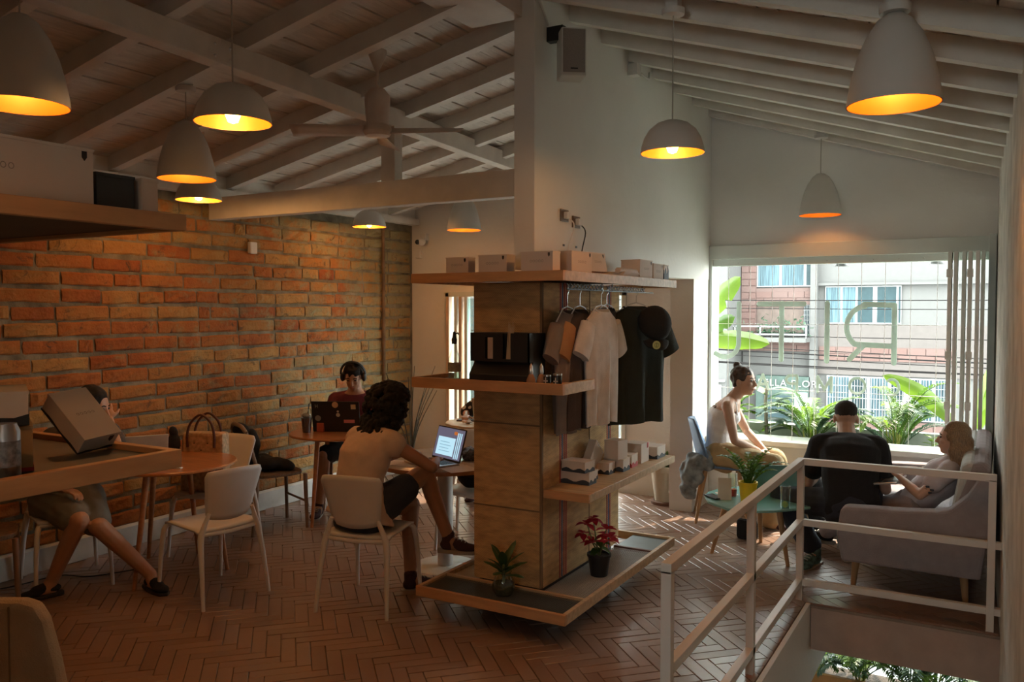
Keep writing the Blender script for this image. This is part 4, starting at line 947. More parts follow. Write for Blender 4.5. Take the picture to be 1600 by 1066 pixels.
white_chair('empty white plastic chair in front of the left round table', -4.15, 3.50, R(82))
white_chair('white plastic chair with a beige handbag on it behind the left table', -4.86, 4.13, R(197))
white_chair('white plastic chair carrying a black bag behind the pedestal table', -3.22, 5.12, R(170))
white_chair('white plastic chair at the far round table, back towards the pillar', -3.62, 5.78, R(40))
white_chair('white plastic chair under the woman with crossed legs at the left', -5.10, 3.17, R(-112))
white_chair('white plastic chair of the person in the flowered shirt', -4.02, 6.88, R(190))
def bentwood(label, x, y, rz, first=[None]):
    if first[0]: return copy_tree(first[0], None, label, (x, y, 0), rz)
    t = thing('bentwood_chair', label, 'chair', (x, y, 0), rz, 'wooden cross-back chairs'); A = T(x, y, 0) @ RZ(rz)
    for s in (-1, 1):
        MB(A).tube([(s*.20, .20, 0), (s*.19, .19, .44)], [.013, .017], 10).build('leg', DWOOD, t, True)
        MB(A).tube([(s*.21, -.25, 0), (s*.19, -.20, .44), (s*.185, -.23, .62), (s*.15, -.27, .80)], .015, 10, smooth=4).build('leg', DWOOD, t, True)
    MB(A).tube([(-.15, -.27, .80), (-.08, -.285, .845), (.08, -.285, .845), (.15, -.27, .80)], .016, 10, smooth=4).build('top_rail', DWOOD, t, True)
    MB(A).tube([(-.185, -.22, .50), (0, -.275, .64), (.15, -.275, .79)], .010, 8, smooth=4, sq=.6).build('cross_slat', DWOOD, t, True)
    MB(A).tube([(.185, -.22, .50), (0, -.285, .64), (-.15, -.275, .79)], .010, 8, smooth=4, sq=.6).build('cross_slat', DWOOD, t, True)
    MB(A).prism([(.20*math.copysign(abs(cos(a))**.6, cos(a)), .205*math.copysign(abs(sin(a))**.6, sin(a)), .435) for a in [2*pi*k/28 for k in range(28)]], (0, 0, .025)).build('seat', mat('woven dark seat', (.16, .10, .06), .8, var=.3, scale=60), t, bevel=.005)
    MB(A).tube([(-.19, .19, .22), (.19, .19, .22)], .009, 8).build('stretcher', DWOOD, t, True); MB(A).tube([(-.2, -.23, .25), (.2, -.23, .25)], .009, 8).build('stretcher', DWOOD, t, True)
    first[0] = t; return t
bentwood('wooden cross-back chair with a black jacket, standing by the brick wall', -4.98, 4.82, R(-22))
bentwood('wooden cross-back chair cut off by the left edge, below the near shelf', -5.08, 2.62, R(-30))
bentwood('wooden cross-back chair under the man with headphones', -4.97, 5.83, R(210))
def round_table(name, label, c, r, top, legm, legs, h=.735, th=.022):
    t = thing(name, label, 'table', (c[0], c[1], 0))
    MB().lathe([(.002, h), (r-.006, h), (r, h-.006), (r, h-th+.006), (r-.012, h-th), (.002, h-th)], 48, (c[0], c[1], 0)).build('tabletop', top, t, True)
    for (x, y) in legs:
        d = V((x-c[0], y-c[1])).normalized(); MB().tube([(x, y, 0), (c[0]+d.x*r*.62, c[1]+d.y*r*.62, h-th)], [.013, .021], 10).build('leg', legm, t, True)
    return t
t1 = round_table('round_table', 'round glossy wooden table at the left before the seated woman', (-4.72, 3.66), .42, TEAK, TEAK, [(-4.58, 3.27), (-5.10, 3.76), (-4.42, 3.86), (-4.9, 4.02)])
t2 = round_table('round_table', 'round wooden table with the stickered black laptop by the brick wall', (-4.66, 5.27), .42, TEAK, TEAK, [(-4.68, 5.02-.08), (-5.0, 5.42), (-4.42, 5.15), (-4.62, 5.62)])
t4 = round_table('round_table', 'light oak round table with silver laptop near the balcony door', (-3.93, 6.38), .37, OAK, OAK, [(-4.2, 6.2), (-3.7, 6.2), (-4.15, 6.66), (-3.7, 6.62)])
MB().tube([(-3.93+.33*cos(a), 6.38+.33*sin(a), .705) for a in [2*pi*k/32 for k in range(33)]], .009, 6).build('apron', DWOOD, t4, True)
t3 = thing('pedestal_table', 'round table with a white cylindrical pedestal where the curly-haired woman works', 'table', (-3.2, 4.66, 0))
MB().lathe([(.002, .735), (.46, .735), (.468, .729), (.468, .716), (.46, .71), (.002, .71)], 56, (-3.2, 4.66, 0)).build('tabletop', mat('pale table top', (.50, .44, .40), .25, coat=.3), t3, True)
MB().lathe([(.469, .734), (.4705, .728), (.4705, .714), (.469, .708)], 56, (-3.2, 4.66, 0)).build('edge_band', TEAK, t3, True)
MB().cyl((-3.2, 4.66, 0), .052, .012, .71, 28).build('pedestal', PLASW, t3, True)
MB().lathe([(.002, .014), (.21, .012), (.225, .004), (.225, 0), (.002, 0)], 48, (-3.2, 4.66, 0)).build('base_plate', mat('white base', (.66, .66, .62), .35), t3, True)
# small pale side leg (another table behind) 
# ---------------------------------------------------------------- laptops
def laptop(label, c, z, rz, open_=105, body=STEEL, lid=None, w=.32, d=.22, screen=None, name='laptop', lift=None):
    t = thing(name, label, 'laptop', (c[0], c[1], z), rz); A = T(c[0], c[1], z) @ RZ(rz)
    if lift: A = A @ lift
    MB(A).box(-w/2, w/2, -d/2, d/2, .001, .014).build('base', body, t, bevel=.003)
    k = MB(A)
    for r in range(5):
        for q in range(13): k.box(-w*.43+q*w*.067, -w*.43+q*w*.067+w*.055, -d*.05+r*d*.088, -d*.05+r*d*.088+d*.07, .014, .0155)
    k.build('keyboard', BLACK, t)
    MB(A).box(-w*.16, w*.16, -d*.42, -d*.14, .0138, .0145).build('trackpad', mat('trackpad', (.4, .4, .4), .4) if 'trackpad' not in bpy.data.materials else bpy.data.materials['trackpad'], t)
    B = A @ T(0, d/2, .013) @ RX(-R(open_-90))
    L = MB(B).box(-w/2, w/2, -.004, .004, 0, d).build('lid', lid or body, t, bevel=.003)
    MB(B).box(-w/2+.008, w/2-.008, -.0052, -.004, .012, d-.008).build('screen', screen or mat('dark screen', (.02, .02, .025), .15), L)
    return t, B, L
# ---------------------------------------------------------------- sofa
SOF = fabric('mauve grey sofa weave', (.30, .26, .27), .95, .4)
SOL = fabric('light grey cushion', (.46, .47, .46), .95, .3)
sf = thing('sofa', 'grey upholstered two-seat sofa with wooden legs against the right wall', 'sofa', (-.38, 6.0, 0))
def armpanel(y0, y1):
    pr = [(-.76, .235), (-.79, .40), (-.77, .545), (-.745, .565), (-.60, .572), (-.42, .578), (-.26, .592), (-.19, .61), (-.10, .70), (-.045, .80), (-.015, .825), (.02, .80), (.02, .60), (-.03, .23)]
    return MB().prism([(x, y0, z) for x, z in pr], (0, y1-y0, 0))
armpanel(5.30, 5.42).build('arm', SOF, sf, bevel=.018); armpanel(6.98, 7.10).build('arm', SOF, sf, bevel=.018)
MB().prism([(-.02, 5.42, .24), (.015, 5.42, .85), (-.02, 5.42, .88), (-.08, 5.42, .87), (-.17, 5.42, .60), (-.2, 5.42, .24)], (0, 1.56, 0)).build('back', SOF, sf, bevel=.03)
MB().box(-.76, -.1, 5.42, 6.98, .22, .33).build('seat_frame', SOF, sf, bevel=.012)
for i in range(2): MB().box(-.77, -.2, 5.425+.78*i, 6.195+.78*i, .33, .43).build('seat_cushion', SOF, sf, bevel=.03)
for i in range(2):
    m = MB().prism([(-.21, 5.43+.77*i, .43), (-.08, 5.43+.77*i, .44), (-.045, 5.43+.77*i, .84), (-.09, 5.43+.77*i, .88), (-.14, 5.43+.77*i, .85)], (0, .75, 0)); m.build('back_cushion', SOL, sf, bevel=.035)
for (x, y) in ((-.70, 5.50), (-.12, 5.50), (-.70, 6.9), (-.12, 6.9)): MB().tube([(x-.02*(1 if x < -.4 else -1), y, 0), (x, y, .23)], [.014, .026], 10).build('leg', LEG, sf, True)
# ---------------------------------------------------------------- coffee table with things on it
TEAL = mat('teal glass top', (.20, .44, .40), .12, var=.03, coat=.5)
ct = thing('coffee_table', 'low teal table with splayed wooden legs before the sofa', 'table', (-1.38, 5.88, 0))
def blobpoly(cx, cy, pts): return pts
ol = [(-1.74, 5.76), (-1.68, 5.62), (-1.50, 5.47), (-1.38, 5.45), (-1.22, 5.56), (-1.03, 5.78), (-1.0, 5.92), (-1.06, 6.18), (-1.16, 6.28), (-1.34, 6.33), (-1.60, 6.22), (-1.72, 6.08), (-1.76, 5.90)]
MB().prism([(x, y, .413) for x, y in ol], (0, 0, .018)).build('tabletop', TEAL, ct, bevel=.006)
for (x, y, u, v) in ((-1.71, 5.84, -1.60, 5.85), (-1.17, 5.80, -1.24, 5.80), (-1.47, 6.30, -1.45, 6.15), (-1.08, 6.22, -1.15, 6.12)): MB().tube([(x, y, 0), (u, v, .413)], [.013, .022], 10).build('leg', LEG, ct, True)
CZ = .4312
po = thing('potted_fern', 'leafy plant in a bright yellow pot on the teal table', 'potted plant', (-1.42, 5.70, CZ)); c = (-1.42, 5.70, CZ)
YEL = mat('yellow pot', (.80, .55, .02), .4)
MB().lathe([(.002, 0), (.047, 0), (.060, .125), (.064, .125), (.064, .145), (.058, .145), (.055, .12), (.002, .12)], 28, c).build('pot', YEL, po, True); MB().cyl(c, .055, .115, .128).build('soil', SOIL, po)
random.seed(31)
for k in range(13):
    a = k*2.4; b = V(c)+V((.015*cos(a), .015*sin(a), .12)); L = random.uniform(.21, .33)
    m = frond(b, a, L, random.uniform(.95, 1.4), random.uniform(.7, 1.4), leaflets=9, w=.013, ll=.060); m.build('frond', LEAF if k % 3 else LEAFY, po, True)
def tumbler(label, c, r, h, liquid=None, lh=0, name='drinking_glass', lemon=False):
    t = thing(name, label, 'glass', c)
    MB().lathe([(.002, 0), (r*.85, 0), (r, h), (r-.003, h), (r*.85-.003, .005), (.002, .005)], 24, c).build('glass', GLASS, t, True)
    if liquid: MB().lathe([(.002, .006), (r*.82, .006), (r*.9, lh), (.002, lh)], 20, c).build('drink', liquid, t, True)
    if lemon: MB(T(c[0], c[1]-.01, c[2]+.028) @ RX(R(70))).cyl((0, 0, 0), r*.6, -.004, .004).build('lemon_slice', mat('lemon slice', (.65, .62, .10), .4, trans=.4), t)
    return t
tumbler('tall glass with a red drink behind the menu card on the teal table', (-1.56, 5.83, CZ), .034, .165, mat('red drink', (.45, .02, .02), .2), .055)
tumbler('glass with a lemon slice at the front of the teal table', (-1.165, 5.66, CZ), .034, .15, GLASSG, .04, lemon=True)
mc = thing('menu_card', 'upright white menu card with faint print beside the tall glass', 'card', (-1.60, 5.74, CZ))
MB(T(-1.585, 5.72, CZ) @ RZ(R(20))).prism([(-.045, -.02, 0), (-.045, .02, 0), (-.045, 0, .15)], (.09, 0, 0)).build('card', CARD, mc)
ph = thing('phone', 'dark phone lying on papers at the left corner of the teal table', 'phone', (-1.665, 5.74, CZ))
MB(T(-1.665, 5.74, CZ+.002) @ RZ(R(50))).box(-.04, .04, -.075, .075, 0, .009).build('case', BLACK, ph, bevel=.003); MB(T(-1.665, 5.74, CZ+.002) @ RZ(R(50))).box(-.036, .036, -.07, .07, .009, .0095).build('screen', mat('phone screen', (.08, .09, .10), .1), ph)
tag(MB(T(-1.62, 5.90, CZ) @ RZ(R(35))).box(-.07, .07, -.05, .05, 0, .0015).build('paper', CARD), 'white paper slip beside the phone on the teal table', 'paper')
sa = thing('saucer', 'white plate with a grey spoon at the right of the teal table', 'plate', (-1.08, 5.98, CZ)); MB().lathe([(.002, .003), (.04, .002), (.068, .012), (.07, .011), (.04, 0), (.002, 0)], 28, (-1.08, 5.98, CZ)).build('plate', PLASW, sa, True); MB().tube([(-1.12, 5.98, CZ+.012), (-1.03, 5.99, CZ+.016)], [.008, .003], 6).build('spoon', STEEL, sa)
lt, B, L = laptop('open laptop with a plain teal lid standing on the teal table', (-1.36, 6.16), CZ, R(24+180), 104, mat('teal laptop shell', (.18, .36, .34), .35), w=.31, d=.21)
# blue shell chair
bc = thing('shell_chair', 'blue shell chair with wooden legs by the window wall, a grey jacket on its side', 'chair', (-1.93, 6.86, 0))
BLU = mat('blue shell', (.10, .18, .32), .5); A = T(-1.93, 6.86, 0) @ RZ(R(-72))
def shell(u, v):
    a = 2*u-1
    if v < .5: t = v/.5; return (a*(.22-.01*t), .22-.40*t, .45-.012*(1-a*a)+.03*a*a*(t))
    t = (v-.5)/.5; w_ = .225*(1-.55*t**3); return (a*w_, -.18-.09*t+.09*a*a*(1-t*.5), .455+.39*t+.0*a+.03*a*a*(1-t))
MB(A).grid(shell, 16, 20).build('shell', BLU, bc, True, solid=.018)
MB(A).prism([(.20*math.copysign(abs(cos(q))**.7, cos(q)), .01+.19*math.copysign(abs(sin(q))**.7, sin(q)), .455) for q in [2*pi*k/28 for k in range(28)]], (0, 0, .028)).build('seat_pad', fabric('navy seat pad', (.02, .025, .04)), bc, bevel=.01)
for sx, sy in ((-1, -1), (1, -1), (-1, 1), (1, 1)): MB(A).tube([(sx*.21, sy*.21+.0, 0), (sx*.14, sy*.13, .44)], [.012, .020], 10).build('leg', LEG, bc, True)
def cloth_blob(name, label, cat, pts, mm, vox=.012, disp=.02, ds=14, group=None, par=None, seed=0):
    sh = [('e', V(c), r) for c, r in pts]; me = blob(sh, vox, 2, disp, ds, seed); me.materials.append(mm)
    o = bpy.data.objects.new(name, me); COL.objects.link(o); tag(o, label, cat, group); return o
# white chair legs etc. done; upholstered chair in the near left corner
uc = thing('covered_chair', 'beige canvas-covered chair back in the bottom left corner', 'chair', (-2.95, 1.45, 0))
A = T(-2.80, 1.50, 0) @ RZ(R(30)); CAN = fabric('beige canvas', (.42, .31, .20), .95, .5)
def cback(u, v): 
    a = 2*u-1; return (a*(.17+.08*(1-v))+.0, -.02*(1-a*a), .3+.50*v+ -.05*(abs(a)**4)*(v > .5))
pr = [(.24, .25), (.235, .40), (.20, .60), (.165, .74), (.135, .79), (.09, .805), (-.09, .805), (-.135, .79), (-.165, .74), (-.20, .60), (-.235, .40), (-.24, .25)]
MB(A).prism([(x, -.035, z) for x, z in pr], (0, .07, 0)).build('backrest', CAN, uc, bevel=.022)
MB(A).box(.055, .059, -.039, -.034, .26, .79).build('seam', mat('canvas seam', (.22, .15, .09), .9), uc)
MB(A).box(-.24, .24, -.42, 0.0, .36, .46).build('seat', CAN, uc, bevel=.02)
for sx, sy in ((-.2, -.38), (.2, -.38), (-.2, .0), (.2, .0)): MB(A).tube([(sx, sy, 0), (sx*.9, sy, .38)], .014, 8).build('leg', DWOOD, uc)
# terracotta pot with plant by the stub wall
fp = thing('floor_planter', 'cream clay pot with a green plant on the floor beyond the pillar', 'potted plant', (-2.52, 7.16, 0)); c = (-2.52, 7.16, 0)
MB().lathe([(.002, .0), (.13, 0), (.135, .03), (.11, .035), (.10, .03)], 24, c).build('saucer', mat('brown clay', (.16, .08, .05), .7), fp, True)
MB().lathe([(.002, .03), (.095, .03), (.13, .30), (.14, .30), (.14, .35), (.125, .35), (.12, .31), (.002, .31)], 28, c).build('pot', mat('cream clay', (.46, .40, .30), .7, var=.1), fp, True)
MB().cyl(c, .118, .30, .32).build('soil', SOIL, fp)
random.seed(55)
for k in range(14): blade(V(c)+V((0, 0, .31)), k*2.4, random.uniform(.7, 1.35), random.uniform(.18, .34), .018, .8, .2, 7).build('leaf', LEAFD if k % 2 else LEAF, fp, True)
# twiggy plant behind the curly-haired woman, by the corner
tp = thing('twiggy_plant', 'sparse twiggy plant standing in the corner between brick and white wall', 'plant', (-5.05, 6.75, 0)); c = V((-5.05, 6.75, 0))
MB().lathe([(.002, 0), (.10, 0), (.13, .26), (.12, .26), (.002, .24)], 20, c).build('pot', mat('dark pot', (.06, .05, .045), .6), tp, True)
m = MB(); random.seed(3)
for k in range(9):
    a = random.uniform(0, 6.28); r = random.uniform(.12, .34); h = random.uniform(.85, 1.22)
    m.tube([c+V((0, 0, .22)), c+V((r*.3*cos(a), r*.3*sin(a), h*.6)), c+V((r*cos(a), r*sin(a), h))], [.008, .003], 5, smooth=3)
m.build('twigs', mat('dark twigs', (.05, .045, .03), .8), tp)
# ---------------------------------------------------------------- railing round the stair opening
ra = thing('stair_railing', 'white square-tube railing round the stair opening', 'railing', (-.98, 5.17, 0))
q = .019
for (x, y) in ((-.975, 5.17), (-.975, 3.99), (-.975, 2.80)): MB().box(x-q, x+q, y-q, y+q, 0, .85 if y > 5 else .83).build('post', RAILW, ra, bevel=.002)
MB().box(.02-q, .02+q, 5.17-q, 5.17+q, 0, .83).build('post', RAILW, ra, bevel=.002)
for z in (.84, .475, .115):
    h = q
    MB().box(-.975-q, -.975+q, 2.80-q if z > .8 else 2.80+q, 5.17+q if z > .8 else 5.17-q, z-h, z+h).build('rail', RAILW, ra, bevel=.002)
    MB().box(-.975+q, .02-q if z < .8 else .02+q, 5.17-q, 5.17+q, z-h, z+h).build('rail', RAILW, ra, bevel=.002)
    if z < .8: MB().box(.02+q, .07, 5.17-q, 5.17+q, z-h, z+h).build('bracket', RAILW, ra)
# ================================================================ LAMPS, FAN, FITTINGS
BULB = mat('glowing bulb', (1, .6, .2), .4, emit=(1, .50, .13), es=22)
LAMPC = (1, .47, .15)
def roofz(x): return zl(x) if x < -2.3 else zr(x)
DOME = [(.012, .158), (.035, .155), (.075, .141), (.112, .110), (.135, .072), (.149, .028), (.153, 0)]
BULL = [(.010, .335), (.030, .330), (.062, .305), (.098, .25), (.127, .18), (.148, .10), (.160, .03), (.163, 0)]
PROT = {}
def pendant(label, kind, x, y, z=2.50, en=6.0):
    base = PROT.get(kind); rz_ = roofz(x); h = .158 if kind == 'd' else .335
    t = thing('pendant_lamp', label, 'pendant lamp', (x, y, z), 0, 'dome pendant lamps' if kind == 'd' else 'bullet-shaped pendant lamps')
    if base is None:
        prof = DOME if kind == 'd' else BULL; c = (x, y, z)
        s_ = MB().lathe(prof, 40, c).build('shade', SHADE, t, True)
        MB().lathe([(r-.004, zz-.003 if zz > 0 else 0) for r, zz in prof], 40, c).build('lining', GOLD, t, True)
        hb = .042 if kind == 'd' else .15
        MB().lathe([(.001, hb-.045), (.020, hb-.038), (.030, hb-.012), (.028, hb+.012), (.014, hb+.04), (.013, hb+.05)], 16, c).build('bulb', BULB, t, True)
        MB().cyl(c, .016, hb+.05, h-.01, 12).build('socket', STEEL, t)
        PROT[kind] = t
    else:
        for ch in kids(base):
            if ch.type == 'MESH' and ch.name.split('.')[0] in ('shade', 'lining', 'bulb', 'socket'): o = ch.copy(); COL.objects.link(o); o.parent = t; WM[o.name] = wm(t)
    MB().tube([(x, y, z+h-.005), (x, y, rz_-.02)], .0035, 6).build('cable', CORD, t)
    MB().box(x-.03, x+.03, y-.03, y+.03, rz_-.005, rz_+.11).build('mounting_block', SHADE, t)
    MB().lathe([(.002, rz_-.03), (.052, rz_-.028), (.055, rz_-.02), (.055, rz_), (.002, rz_)], 24, (x, y, 0)).build('ceiling_rose', SHADE, t, True)
    l = bpy.data.lights.new('bulb_light', 'POINT'); l.energy = en; l.color = LAMPC; l.shadow_soft_size = .03
    o = bpy.data.objects.new('bulb_light', l); COL.objects.link(o); o.parent = t; o.location = (0, 0, -.005 if kind == 'd' else .10)
    return t
pendant('bullet-shaped pendant lamp cut off by the left edge of the picture', 'b', -3.12, 1.80)
pendant('dome pendant lamp hanging before the timber beam at upper left', 'd', -2.67, 2.39)
pendant('bullet-shaped pendant lamp just in front of a dome one, above the near shelf', 'b', -4.05, 3.28)
pendant('dome pendant lamp half hidden behind the bullet-shaped one at left', 'd', -4.76, 3.95, en=11)
pendant('small distant dome pendant lamp against the brick wall top', 'd', -4.95, 6.0, en=9)
pendant('distant bullet-shaped pendant lamp left of the white column', 'b', -4.38, 6.71)
pendant('dome pendant lamp on a long cord before the tall white wall', 'd', -1.35, 3.90)
pendant('largest bullet-shaped pendant lamp at the upper right', 'b', -.33, 3.39)
pendant('bullet-shaped pendant lamp hanging above the street window', 'b', -1.21, 7.06, en=2.2)
pendant('bullet-shaped pendant lamp behind the viewer over the stair side', 'b', -1.3, .2)  # this and the next two: unseen pendants added for warm fill light
pendant('dome pendant lamp behind the viewer over the near shelf', 'd', -2.9, -.6)
pendant('dome pendant lamp behind the viewer by the right wall', 'd', -.5, -1.6)
# ceiling fan
fn = thing('ceiling_fan', 'white three-blade ceiling fan hanging in front of the roof truss', 'ceiling fan', (-3.15, 3.90, 3.22)); c = (-3.15, 3.90, 0)
FAN = mat('fan enamel', (.66, .58, .52), .45)
MB().lathe([(.002, 3.265), (.055, 3.262), (.058, 3.25), (.012, 3.14), (.002, 3.14)], 24, c).build('canopy', FAN, fn, True)
MB().cyl(c, .010, 3.0, 3.15, 12).build('rod', FAN, fn)
MB().lathe([(.002, 3.04), (.045, 3.035), (.073, 3.0), (.075, 2.97), (.066, 2.85), (.066, 2.83), (.078, 2.82), (.085, 2.79), (.07, 2.765), (.002, 2.76)], 32, c).build('motor', FAN, fn, True)
for k, a in enumerate((R(29.87+180+4), R(29.87-4), R(120))):
    Bm = T(*c) @ RZ(a)
    MB(Bm).grid(lambda u, v: (.08+.42*u, (v-.5)*(.07+.06*u), 2.79+.022*(v-.5)*2+.004), 8, 3).build('blade', FAN, fn, True, solid=.006)
MB().tube([(-3.15, 3.9, 3.26), (-3.16, 3.92, 3.30), (-2.9, 3.86, 3.33), (-2.45, 3.86, 3.42)], .006, 6, smooth=4).build('cable', BLACK, fn)
# speaker on the partition
sk = thing('wall_speaker', 'white loudspeaker with grey grille mounted high on the tall wall', 'speaker', (-2.08, 4.30, 3.02))
A = T(-2.06, 4.25, 3.03) @ RZ(R(38))
MB(A).box(-.07, .07, -.07, .07, 0, .265).build('cabinet', SHADE, sk, bevel=.008); MB(A).box(-.062, .062, -.078, -.069, .02, .255).build('grille', mat('speaker grille', (.26, .23, .21), .7, var=.15, scale=300), sk, bevel=.003)
MB(A).box(-.02, .02, -.0795, -.0775, .035, .043).build('badge', BLACK, sk)
MB().box(-2.2, -2.10, 4.22, 4.27, 3.25, 3.33).tube([(-2.12, 4.24, 3.27), (-2.08, 4.24, 3.27)], .012, 8).build('bracket', BLACK, sk)
tag(MB().tube([(-2.19, 4.10, 3.46), (-2.19, 4.22, 3.34)], .007, 8).build('cable_duct', SHADE), 'thin white cable duct running down to the loudspeaker', 'cable duct')
ja = thing('junction_box', 'small white box with cable loop under the rafters on the tall wall', 'junction box', (-2.17, 5.50, 3.36))
MB().box(-2.2, -2.13, 5.42, 5.50, 3.35, 3.43).build('case', SHADE, ja, bevel=.003); MB().tube([(-2.16, 5.50, 3.40), (-2.12, 5.6, 3.36), (-2.14, 5.68, 3.42)], .008, 8, smooth=4).build('cable_loop', SHADE, ja)
for i, (y, z, lb) in enumerate(((4.44, 2.30, 'nearer wall socket with a white plug above the shelf boxes'), (4.60, 2.275, 'farther wall socket with a hanging cable above the shelf boxes'))):
    t = thing('wall_socket', lb, 'socket', (-2.2, y, z), 0, 'sockets on the tall wall'); MB().box(-2.2, -2.19, y-.05, y+.05, z-.035, z+.035).build('plate', mat('socket plate', (.16, .12, .09), .4) if i == 0 else bpy.data.materials['socket plate'], t, bevel=.002)
    MB().box(-2.19, -2.165, y-.02, y+.025, z-.02, z+.02).build('plug', PLASW, t, bevel=.003)
    MB().tube([(-2.175, y+.02, z-.01), (-2.16, y+.06, z-.06), (-2.17, y+.03*i, z-.2), (-2.165, y+.10*i+.02, 1.95)], .004, 6, smooth=5).build('cable', BLACK if i else PLASW, t, True)
tag(MB().box(-2.2, -2.196, 4.43, 4.45, 2.12, 2.132).box(-2.2, -2.196, 4.60, 4.62, 2.12, 2.132).build('wall_clips', BLACK), 'two tiny dark clips on the wall beneath the sockets', 'clip')
cc = thing('security_camera', 'round security camera with black lens in the corner by the brick wall', 'camera', (-5.32, 7.34, 2.46))
MB().box(-5.36, -5.28, 7.34, 7.40, 2.49, 2.56).build('mount', PLASW, cc, bevel=.004); MB().ball((-5.31, 7.30, 2.47), .045, n=16).build('housing', PLASW, cc, True); MB().ball((-5.335, 7.265, 2.465), .028, n=14).build('lens', BLACK, cc, True)
tag(MB().box(-5.44, -5.37, 7.36, 7.40, 2.30, 2.39).build('motion_sensor', PLASW, bevel=.008), 'small white motion sensor below the security camera', 'sensor')
tag(MB().box(-5.49, -5.45, 5.05, 5.13, 2.22, 2.32).build('wall_box', SHADE, bevel=.01), 'small pale box fixed on the brick wall under the tie beam', 'box')
tag(MB().tube([(-5.46, 2.6, .01), (-5.3, 2.9, .012), (-5.25, 3.2, .012), (-5.05, 3.3, .012), (-4.9, 3.6, .012)], .004, 6, smooth=5).build('floor_cable', BLACK, None, True), 'thin black cable lying on the floor by the left table legs', 'cable')
# ================================================================ PEOPLE
def ik(a, t, l1, l2, pole):
    a, t = V(a), V(t); d = t-a; L = min(d.length, (l1+l2)*.995); d.normalize(); t = a+d*L
    x = (l1*l1-l2*l2+L*L)/(2*L); h = math.sqrt(max(l1*l1-x*x, 0)); p = V(pole); p = (p-d*p.dot(d)).normalized(); return a+d*x+p*h, t
def hand_shapes(w, d, n, side, curl=.5, s=1.):
    """w wrist, d pointing direction, n back-of-hand normal, side: +1 thumb towards d x n"""
    d = V(d).normalized(); n = V(n); n = (n-d*n.dot(d)).normalized(); k = d.cross(n)*side; sh = []
    M3 = Matrix((k, d, n)).transposed().to_4x4()
    sh.append(('e', w+d*.045*s, (.036*s, .050*s, .015*s), M3))
    for off, L in ((.028, .066), (.0095, .076), (-.0095, .070), (-.027, .055)):
        p = w+d*.080*s+k*off*s; dd = d.copy(); r = .0082*s
        for q in range(3):
            dd = (dd-n*(curl*(.35+.25*q))).normalized(); p2 = p+dd*L*s*(.42, .32, .26)[q]; sh.append(('c', p, r, p2, r*.92)); p = p2; r *= .92
    p = w+d*.022*s+k*.028*s; dd = (k*.75+d*.65-n*.25).normalized(); p2 = p+dd*.038*s; sh.append(('c', p, .011*s, p2, .0095*s)); d3 = (dd*.6+d*.7-n*curl*.5).normalized(); sh.append(('c', p2, .0095*s, p2+d3*.03*s, .008*s))
    return sh
LASH = mat('dark eye', (.03, .02, .015), .3); EYEW = mat('eye white', (.6, .58, .55), .4); LIP = mat('lips', (.38, .14, .11), .5); BROW = mat('brow hair', (.03, .02, .015), .8)
MALE = [(-.12, .13, .10), (-.04, .168, .125), (.08, .155, .115), (.22, .160, .118), (.34, .180, .118), (.41, .178, .105), (.455, .13, .085), (.49, .07, .065), (.52, .056, .058)]
FEM = [(-.12, .13, .10), (-.04, .170, .125), (.08, .135, .100), (.18, .125, .095), (.30, .148, .115), (.38, .155, .095), (.425, .12, .075), (.46, .06, .055), (.50, .047, .05)]
